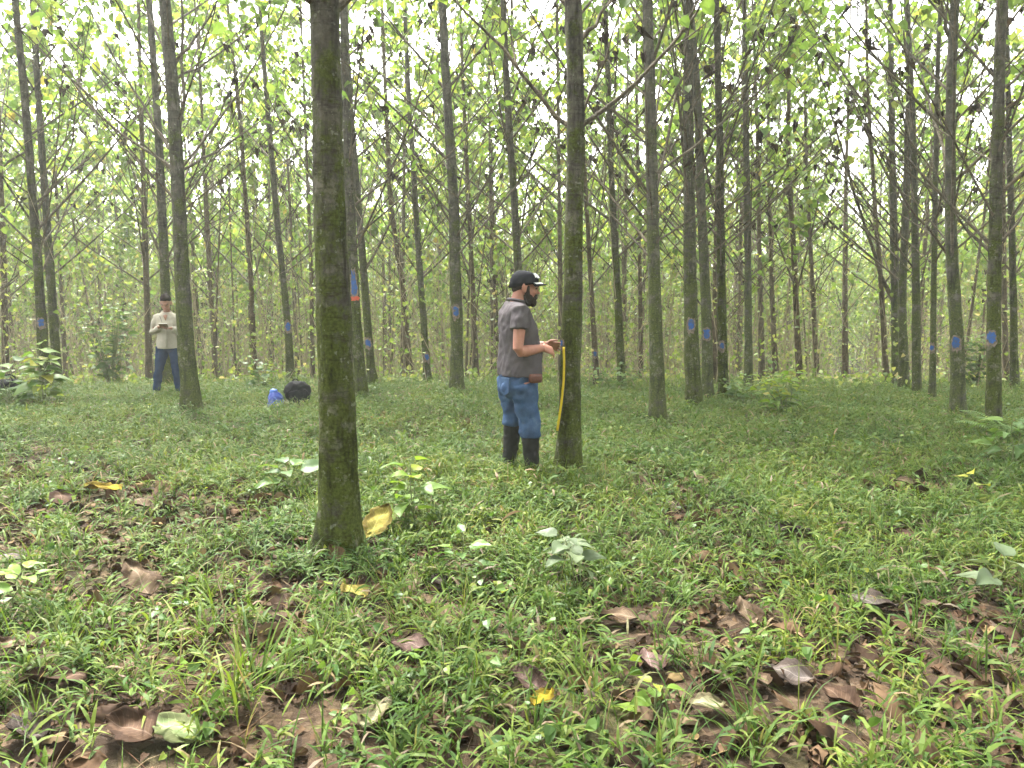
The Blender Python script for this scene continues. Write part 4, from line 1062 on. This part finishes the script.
# boots
for hp, kn, an, zt in ((HIP_R, KN_R, AN_R, .385), (HIP_L, KN_L, AN_L, .445)):
    b_ = MB(); kn, an = np.array(kn), np.array(an); e = an + (kn - an) * ((zt - .07) / (kn[2] - .07))
    loft(b_, [(an + [-.012, 0, -.062], .050, .046), (an + [-.008, 0, -.02], .056, .049), (an + [-.002, 0, .05], .058, .052), (an + (e - an) * .45, .066, .062), (an + (e - an) * .8, .074, .070), (e, .078, .074), (e + [0, 0, .012], .080, .076)], 20)
    loft(b_, [(an + [-.065, 0, -.045], .028, .034, (0, 0, 1)), (an + [-.03, 0, -.035], .038, .043, (0, 0, 1)), (an + [.05, 0, -.030], .042, .046, (0, 0, 1)), (an + [.12, 0, -.040], .034, .050, (0, 0, 1)), (an + [.175, 0, -.046], .026, .044, (0, 0, 1)), (an + [.205, 0, -.050], .014, .026, (0, 0, 1))], 18)
    bo = fuse(b_, 'boot', M['rubber'], man, .007, 4, .5, wrinkle(.007, .06, 2.0, 14))
    sl = MB(); loft(sl, [(an + [-.075, 0, -.068], .012, .030, (0, 0, 1)), (an + [-.02, 0, -.068], .014, .044, (0, 0, 1)), (an + [.04, 0, -.068], .013, .044, (0, 0, 1)), (an + [.13, 0, -.068], .014, .054, (0, 0, 1)), (an + [.20, 0, -.066], .013, .036, (0, 0, 1))], 16, 3)
    sl.build('sole', M['rubber'], bo)
# beard, hair, cap, eyes
be = MB(); Rh = np.array(Rm)
def EH(mb, x, y, z, a, b, d, S=1.06): ell(mb, Pm(x, y, z), np.array([a, b, d]) * S, Rm)
EH(be, .043, 0, -.100, .052, .046, .038); EH(be, .080, 0, -.106, .026, .032, .034)
for sg in (-1, 1):
    EH(be, .026, sg * .050, -.074, .040, .017, .042); EH(be, .054, sg * .040, -.088, .032, .014, .026); EH(be, .014, sg * .067, -.030, .020, .010, .052)
    EH(be, .095, sg * .015, -.0455, .010, .018, .0055); EH(be, .086, sg * .030, -.064, .017, .011, .024)
fuse(be, 'beard', M['hair'], man, .0045, 2, .4, wrinkle(.006, .012, 1, 31))
hr = MB(); EH(hr, -.026, 0, .025, .088, .079, .080); EH(hr, -.058, 0, -.015, .040, .056, .045)
fuse(hr, 'hair', M['hair'], man, .006, 2, .4, wrinkle(.004, .012, 1, 33))
ey = MB()
for sg in (-1, 1): EH(ey, .083, sg * .032, .002, .011, .014, .007)
ey.build('eye', M['eye'], man)
eb = MB()
for sg in (-1, 1): EH(eb, .094, sg * .034, .024, .009, .024, .006)
eb.build('eyebrow', M['hair'], man)
lp = MB(); EH(lp, .0975, 0, -.0575, .006, .018, .005); EH(lp, .096, 0, -.0655, .006, .016, .005)
lp.build('lips', M['lip'], man)
# cap: crown shell, curved brim, white lettering
cp_ = MB(); nu, nv = 28, 12; V = []
for a in np.linspace(0, math.pi / 2 * 1.0, nv):
    for k in range(nu):
        ph_ = 2 * math.pi * k / nu
        x, y, z = math.cos(ph_) * math.sin(a), math.sin(ph_) * math.sin(a), math.cos(a)
        t_ = (a / (math.pi / 2)) ** 4; low = -t_ * (.034 - .034 * x)
        V.append(Pm(-.010 + .108 * x, .0875 * y, .046 + .076 * z ** .8 + low))
cp_.add(V, [[r * nu + k, (r + 1) * nu + k, (r + 1) * nu + (k + 1) % nu, r * nu + (k + 1) % nu] for r in range(nv - 1) for k in range(nu)])
capo = cp_.build('cap', M['cap'], man); md = capo.modifiers.new('t', 'SOLIDIFY'); md.thickness = .004; md.offset = 1
br = MB(); V = []
nb_, nl_ = 17, 7
for i_ in range(nb_):
    t_ = (i_ / (nb_ - 1) - .5) * 2
    for j_ in range(nl_):
        f_ = j_ / (nl_ - 1)
        x = -.010 + .106 * math.cos(t_ * 1.15) + f_ * .074 * (1 - .55 * t_ ** 2) + .0
        y = .088 * math.sin(t_ * 1.15) * (1 + .02 * f_); z = .050 - .006 * f_ - .030 * t_ ** 2 * (.3 + .7 * f_)
        V.append(Pm(x, y, z))
br.add(V, [[i_ * nl_ + j_, (i_ + 1) * nl_ + j_, (i_ + 1) * nl_ + j_ + 1, i_ * nl_ + j_ + 1] for i_ in range(nb_ - 1) for j_ in range(nl_ - 1)])
bro = br.build('brim', M['cap'], capo); md = bro.modifiers.new('t', 'SOLIDIFY'); md.thickness = .006; md.offset = 0
def cap_pt(az, up, off=.0065):
    a = math.pi / 2 - up
    x, y, z = math.cos(az) * math.sin(a), math.sin(az) * math.sin(a), math.cos(a)
    return Pm(-.010 + (.108 + off) * x, (.0875 + off) * y, .046 + (.076 + off) * z ** .8)
lt = MB()
# three block letters across the front panel (strokes; they cannot be read in the photograph)
def stroke(a0, u0, a1, u1, w=.006): lt.tube(np.array([cap_pt(a0 + (a1 - a0) * f, u0 + (u1 - u0) * f, .0062) for f in (0, .33, .66, 1)]), w, 4)
for k, a0 in enumerate((-.78, -.36, .06, .48)):
    stroke(a0, .38, a0, .86); stroke(a0 + .26, .38, a0 + .26, .86)
    if k % 2 == 0: stroke(a0, .86, a0 + .26, .38)
    else: stroke(a0, .62, a0 + .26, .62); stroke(a0, .86, a0 + .26, .86)
lt.build('lettering', M['white'], capo)
lg = MB(); V = []
for i_ in range(9):
    for j_ in range(4):
        t_ = -.95 + .62 * i_ / 8; f_ = .25 + .40 * j_ / 3
        x = -.010 + .106 * math.cos(t_ * 1.15) + f_ * .074 * (1 - .55 * t_ ** 2); y = .088 * math.sin(t_ * 1.15) * (1 + .02 * f_); z = .050 - .006 * f_ - .030 * t_ ** 2 * (.3 + .7 * f_) + .0052
        V.append(Pm(x, y, z))
lg.add(V, [[i_ * 4 + j_, (i_ + 1) * 4 + j_, (i_ + 1) * 4 + j_ + 1, i_ * 4 + j_ + 1] for i_ in range(8) for j_ in range(3)])
lg.build('logo', M['white'], bro)
bu = MB(); ell(bu, Pm(-.010, 0, .125), (.008, .008, .005)); bu.build('button', M['cap'], capo)

# ------------------------------------------------------------------ measuring tape
zt = man_tree.z0 + 1.09
tape = empty('measuring_tape', man_tree.pos(zt)); tag(tape, 'yellow measuring tape hanging down the mossy trunk from the man\'s hands', 'measuring tape')
org = np.array(man_tree.pos(zt))
def ribbon(name, P, Nn, w, mat, off=0.0):
    """P points, Nn outward normals: ribbon standing across the path"""
    P = np.asarray(P) - org; Nn = norm(np.asarray(Nn, float)); T_ = norm(np.gradient(P, axis=0)); S_ = norm(np.cross(T_, Nn))
    P = P + Nn * off; V = np.stack([P - S_ * w / 2, P + S_ * w / 2], 1).reshape(-1, 3); m_ = MB()
    m_.add(V, [[2 * k, 2 * k + 1, 2 * k + 3, 2 * k + 2] for k in range(len(P) - 1)])
    o_ = m_.build(name, mat, tape); md_ = o_.modifiers.new('t', 'SOLIDIFY'); md_.thickness = .0015; md_.offset = 0; return o_
tl = [at(px, py, man_d - .10) for px, py in ((564, 347), (564.5, 362), (564, 380), (562.3, 398), (560, 415), (557.5, 431))]
tt = np.linspace(0, 5, 26); tl = np.stack([np.interp(tt, np.arange(6), np.array(tl)[:, k]) for k in range(3)], -1)
nf = np.tile(np.array([[-.30, -.95, 0]]), (26, 1))
ribbon('tape_tail', tl, nf, .024, M['yellow']); 
sdv = norm(np.cross(norm(np.gradient(tl, axis=0)), norm(nf)))
ribbon('tape_edge', tl - sdv * .0105, nf, .005, M['ink'], .0016)

# ------------------------------------------------------------------ the woman
wq = at(171, 394, 11.75); wb = np.array([wq[0], 11.75, h1(wq[0], 11.75) + .02])
wom = empty('person', wb, R_(-90 + 14)); tag(wom, 'woman in cream shirt and dark jeans looking down at a notebook', 'person')
k_ = .95
bd = MB(); Pm, Rm = head(bd, (.045, 0, 1.435), 0, R_(24), .96)
loft(bd, [((-.02, 0, 1.24), .05, .06), ((-.012, 0, 1.31), .046, .048), ((.012, 0, 1.39), .045, .045)])
loft(bd, [((-.01, 0, .80), .10, .14), ((0, 0, .95), .085, .115), ((0, 0, 1.1), .10, .13), ((-.01, 0, 1.2), .075, .12), ((-.01, 0, 1.26), .04, .07)])
SR, ER, WRr = (-.01, -.165, 1.235), (.02, -.215, .985), (.20, -.075, 1.075)
SL, EL2, WL = (-.01, .165, 1.235), (.03, .205, .985), (.20, .075, 1.055)
for a_ in ((SR, ER, WRr), (SL, EL2, WL)): arm(bd, *a_, up=.6)
hand(bd, WRr, (.55, .75, .05), (.2, -.1, -.9), 1, .88, .6); hand(bd, WL, (.75, -.5, -.05), (0, 0, 1), 1, .88, .45)
LEGS = (((-.01, -.085, .76), (.02, -.15, .42), (-.02, -.215, .07)), ((-.01, .085, .76), (.03, .10, .42), (0, .12, .07)))
for hp, kn, an in LEGS:
    hp, kn, an = map(np.array, (hp, kn, an))
    bd.tube(np.array([hp, (hp + kn) / 2, kn, an - [0, 0, .03]]), [.08, .068, .048, .035], 14)
    ell(bd, an + [.06, 0, -.035], (.09, .032, .028))
fuse(bd, 'body', M['skin_w'], wom, .0065, 3)
sh_ = MB()
loft(sh_, [((-.005, 0, .74), .130, .180), ((0, 0, .85), .125, .165), ((.005, 0, .98), .118, .150), ((.008, 0, 1.1), .125, .160), ((-.008, 0, 1.2), .105, .172), ((-.012, 0, 1.265), .075, .12), ((-.012, 0, 1.29), .06, .07)], 24, 2.3)
ell(sh_, (.07, -.065, 1.10), (.06, .065, .065)); ell(sh_, (.07, .065, 1.10), (.06, .065, .065))
for s_, e_, w_ in ((SR, ER, WRr), (SL, EL2, WL)):
    s_, e_, w_ = map(np.array, (s_, e_, w_))
    sh_.tube(np.array([s_ + [0, -np.sign(s_[1]) * .05, -.005], s_ + [0, -np.sign(s_[1]) * .008, -.016], (s_ + e_) / 2, e_, e_ + (w_ - e_) * .5, e_ + (w_ - e_) * .86]), [.05, .054, .054, .052, .047, .041], 16)
fuse(sh_, 'shirt', M['cream'], wom, .009, 4, .5, wrinkle(.018, .10, .9, 41))
co_ = MB()
for sg in (-1, 1):
    co_.add([(.045, sg * .012, 1.265), (.075, sg * .055, 1.225), (.045, sg * .085, 1.275), (.0, sg * .072, 1.315), (-.05, sg * .03, 1.325), (-.03, sg * .04, 1.29)], [[0, 1, 2, 3], [3, 4, 5, 0]])
o = co_.build('collar', M['cream'], wom, False); md = o.modifiers.new('t', 'SOLIDIFY'); md.thickness = .006
pp = MB()
for sg in (-1, 1): pp.add([(.137, sg * .04, 1.13), (.125, sg * .105, 1.13), (.128, sg * .105, 1.05), (.140, sg * .04, 1.05)], [[0, 1, 2, 3]])
o = pp.build('chest_pocket', M['cream'], wom, False); md = o.modifiers.new('t', 'SOLIDIFY'); md.thickness = .008; md.offset = 0
jn = MB()
loft(jn, [((-.01, 0, .86), .115, .150), ((-.015, 0, .78), .125, .172), ((-.01, 0, .71), .11, .16), ((-.01, 0, .67), .07, .09)], 24)
for hp, kn, an in LEGS:
    hp, kn, an = map(np.array, (hp, kn, an))
    jn.tube(np.array([hp, hp + (kn - hp) * .5, kn, kn + (an - kn) * .5, an]), [.098, .086, .066, .060, .054], 18)
fuse(jn, 'jeans', M['jeans_dark'], wom, .009, 4, .5, wrinkle(.014, .08, 1.2, 44))
for hp, kn, an in LEGS:
    b_ = MB(); an = np.array(an)
    loft(b_, [(an + [-.06, 0, -.04], .026, .030, (0, 0, 1)), (an + [0, 0, -.03], .04, .04, (0, 0, 1)), (an + [.1, 0, -.04], .03, .044, (0, 0, 1)), (an + [.17, 0, -.05], .014, .028, (0, 0, 1))], 16)
    loft(b_, [(an + [-.01, 0, -.04], .045, .042), (an + [0, 0, .06], .05, .048)], 16)
    fuse(b_, 'boot', M['rubber'], wom, .008, 3)
hr = MB()
def EW(mb, x, y, z, a, b, d): ell(mb, Pm(x, y, z), np.array([a, b, d]) * .96, Rm)
EW(hr, -.024, 0, .056, .098, .083, .090); EW(hr, -.040, 0, .005, .078, .083, .088); EW(hr, .03, 0, .088, .055, .066, .035); EW(hr, -.12, 0, .02, .035, .035, .035)
fuse(hr, 'hair', M['hair_w'], wom, .007, 3, .5, wrinkle(.004, .02, 1, 51))
ey = MB()
for sg in (-1, 1): EW(ey, .083, sg * .032, .0, .010, .014, .005)
ey.build('eye', M['eye'], wom)
eb = MB()
for sg in (-1, 1): EW(eb, .092, sg * .034, .022, .008, .022, .005)
eb.build('eyebrow', M['hair_w'], wom)
lp = MB(); EW(lp, .098, 0, -.0575, .006, .02, .0055); EW(lp, .096, 0, -.0655, .006, .017, .0055); lp.build('lips', M['lip'], wom)
# notebook she is holding
pl_ = MB(); pl_.add([(.148, -.008, .76), (.140, -.008, .9), (.135, -.008, 1.0), (.146, -.008, 1.1), (.148, .012, .76), (.140, .012, .9), (.135, .012, 1.0), (.146, .012, 1.1)], [[0, 1, 5, 4], [1, 2, 6, 5], [2, 3, 7, 6]])
o = pl_.build('placket', M['cream'], wom); md = o.modifiers.new('t', 'SOLIDIFY'); md.thickness = .008; md.offset = 0
nk_ = MB(); nk_.add([(.112, -.034, 1.245), (.125, 0, 1.165), (.112, .034, 1.245), (.085, 0, 1.262)], [[0, 1, 2, 3]])
o = nk_.build('neck_opening', M['skin_w'], wom); md = o.modifiers.new('t', 'SOLIDIFY'); md.thickness = .006; md.offset = 0
nbk = empty('notebook', wb, R_(-90 + 14)); tag(nbk, 'small open notebook held in the woman\'s hands', 'notebook')
nbm = MB(); V = []
def slab(mb, x0, x1, y0, y1, z0, z1, tilt=.45, px_=.27, pz=1.085):
    V = [(x, y, z) for x in (x0, x1) for y in (y0, y1) for z in (z0, z1)]
    V = [(px_ + x * math.cos(tilt) - z * math.sin(tilt), y, pz + x * math.sin(tilt) + z * math.cos(tilt)) for x, y, z in V]
    mb.add(V, [[0, 1, 3, 2], [4, 6, 7, 5], [0, 4, 5, 1], [2, 3, 7, 6], [0, 2, 6, 4], [1, 5, 7, 3]])
slab(nbm, -.07, .09, -.06, .06, 0, .004); nbm.build('cover', M['board'], nbk, False)
nbm = MB(); slab(nbm, -.066, .086, -.056, .056, .006, .014); nbm.build('pages', M['paper'], nbk, False)
nbm = MB(); nbm.tube(np.array([[.285, -.02, 1.15], [.265, -.035, 1.19], [.235, -.055, 1.235]]), .004, 6); nbm.build('pen', M['ink'], nbk)

# ------------------------------------------------------------------ bags on the ground
def bag(name, px, py, d, label, cat, rz=0):
    q = at(px, py, d); b = np.array([q[0], d, h1(q[0], d)]); r = empty(name, b, rz); tag(r, label, cat); r.scale = (1, 1, 1); return r
bp = bag('backpack', 298, 404, 10.75, 'black rounded backpack lying in the grass beside a blue bag', 'backpack', R_(8))
m = MB(); loft(m, [((-.20, 0, .10), .07, .09, (0, 1, 0)), ((-.17, 0, .12), .115, .125, (0, 1, 0)), ((-.05, 0, .15), .135, .155, (0, 1, 0)), ((.08, 0, .145), .13, .150, (0, 1, 0)), ((.17, 0, .12), .10, .125, (0, 1, 0)), ((.205, 0, .10), .06, .08, (0, 1, 0))], 22, 2.6)
fuse(m, 'body', M['nylon'], bp, .01, 4, .5, wrinkle(.022, .09, 1, 61))
m = MB(); loft(m, [((-.12, -.125, .10), .03, .07, (0, 1, 0)), ((0, -.145, .115), .04, .085, (0, 1, 0)), ((.11, -.12, .10), .03, .07, (0, 1, 0))], 18, 3)
fuse(m, 'front_pocket', M['nylon'], bp, .008, 3, .5, wrinkle(.01, .06, 1, 62))
for y_ in (-.05, .06):
    m = MB(); t = np.linspace(0, math.pi, 14); m.tube(np.stack([.12 + .10 * np.sin(t), np.full(14, y_ - .08) - .03 * np.sin(t), .20 - .10 * (1 - np.cos(t))], -1), .013, 6); m.build('strap', M['nylon'], bp)
m = MB(); t = np.linspace(0, math.pi, 10); m.tube(np.stack([-.03 + .05 * np.cos(t), 0 * t - .01, .29 + .035 * np.sin(t)], -1), .009, 6); m.build('handle', M['nylon'], bp)
bb = bag('blue_bag', 276, 407, 10.45, 'slumped bright blue bag left of the black backpack', 'bag', R_(-10))
m = MB(); loft(m, [((0, 0, .0), .10, .125), ((0, 0, .05), .11, .135), ((-.01, 0, .12), .09, .115), ((-.025, 0, .18), .06, .075), ((-.03, 0, .205), .04, .05)], 20, 2.6)
fuse(m, 'body', M['blue_bag'], bb, .009, 3, .5, wrinkle(.025, .07, 1, 64))
m = MB(); ell(m, (-.03, 0, .215), (.055, .06, .04)); ell(m, (-.03, 0, .185), (.035, .04, .05)); fuse(m, 'rolled_top', M['blue_light'], bb, .008, 3, .5, wrinkle(.012, .04, 1, 65))
m = MB(); t = np.linspace(0, math.pi, 12); m.tube(np.stack([.02 + .04 * np.sin(t), -.10 + 0 * t, .05 + .05 * np.cos(t) + .05], -1), .008, 6); m.build('strap', M['blue_light'], bb)
b2 = bag('duffel_bag', 6, 392, 11.8, 'black soft bag half hidden behind the saplings at the left edge', 'bag', R_(15))
m = MB(); loft(m, [((-.27, 0, .11), .07, .08, (0, 1, 0)), ((-.22, 0, .13), .11, .125, (0, 1, 0)), ((0, 0, .14), .13, .14, (0, 1, 0)), ((.2, 0, .13), .11, .12, (0, 1, 0)), ((.27, 0, .11), .06, .07, (0, 1, 0))], 22, 2.6)
fuse(m, 'body', M['nylon'], b2, .011, 4, .5, wrinkle(.03, .10, 1, 66))
for y_ in (-.07, .07):
    m = MB(); t = np.linspace(0, math.pi, 14); m.tube(np.stack([.13 * np.cos(t), np.full(14, y_), .24 + .10 * np.sin(t)], -1), .012, 6); m.build('handle', M['nylon'], b2)

bp.scale = (.80, .86, 1.12)
# ------------------------------------------------------------------ added haze
HAZE = 0.0
HAZE = 0.0016  # thin volume added to make the far background paler
if HAZE:
    k = N('lightening_haze'); v = k.n('ShaderNodeVolumePrincipled'); v.inputs['Color'].default_value = (.93, .96, .90, 1); v.inputs['Density'].default_value = HAZE; v.inputs['Anisotropy'].default_value = .3
    k.l(v.outputs[0], k.out.inputs['Volume'])
    m = MB(); x0, x1, y0, y1, z0, z1 = -450, 450, -120, 560, -8, 22
    m.add([(x, y, z) for x in (x0, x1) for y in (y0, y1) for z in (z0, z1)], [[0, 1, 3, 2], [4, 6, 7, 5], [0, 4, 5, 1], [2, 3, 7, 6], [0, 2, 6, 4], [1, 5, 7, 3]])
    tag(m.build('haze', k.m, smooth=False), 'thin pale haze added to lighten the far trees', 'haze', kind='stuff')

# ------------------------------------------------------------------ light, sky, camera
w = bpy.data.worlds.new('World'); C_ = bpy.context.scene; C_.world = w; w.use_nodes = True
nt = w.node_tree; bg = nt.nodes['Background']
sky = nt.nodes.new('ShaderNodeTexSky'); sky.sky_type = 'NISHITA'; sky.sun_disc = False
SUN_EL, SUN_AZ = R_(58), R_(-28)       # azimuth from +Y towards +X
sky.sun_elevation = SUN_EL; sky.sun_rotation = SUN_AZ; sky.air_density = 1.0; sky.dust_density = 4.0; sky.ozone_density = 1.0
hs = nt.nodes.new('ShaderNodeHueSaturation'); hs.inputs['Saturation'].default_value = .12
nt.links.new(sky.outputs[0], hs.inputs['Color']); nt.links.new(hs.outputs[0], bg.inputs['Color']); bg.inputs['Strength'].default_value = .10
ld = bpy.data.lights.new('sun', 'SUN'); ld.energy = 1.5; ld.angle = R_(12); ld.color = (1, .95, .86)
lo = bpy.data.objects.new('sun', ld); C.objects.link(lo)
sd_ = Vector((math.sin(SUN_AZ) * math.cos(SUN_EL), math.cos(SUN_AZ) * math.cos(SUN_EL), math.sin(SUN_EL)))
lo.rotation_euler = sd_.to_track_quat('Z', 'Y').to_euler(); lo.location = (0, 0, 30)
cd = bpy.data.cameras.new('camera'); co = bpy.data.objects.new('camera', cd); C.objects.link(co)
cd.sensor_width = 36; cd.lens = 36 * F_PX / 1024; cd.clip_start = .05; cd.clip_end = 2000
co.location = tuple(CAM); co.rotation_euler = (math.pi / 2 - PITCH, 0, 0)
C_.camera = co
C_.view_settings.view_transform = 'Standard'; C_.view_settings.look = 'None'; C_.view_settings.gamma = 1; C_.view_settings.use_curve_mapping = False
C_.view_settings.exposure = 3.92
cy = C_.cycles
cy.use_denoising = True; cy.max_bounces = 7; cy.diffuse_bounces = 4; cy.glossy_bounces = 2; cy.transmission_bounces = 4; cy.volume_bounces = 1
cy.caustics_reflective = False; cy.caustics_refractive = False; cy.use_adaptive_sampling = True; cy.adaptive_threshold = .01
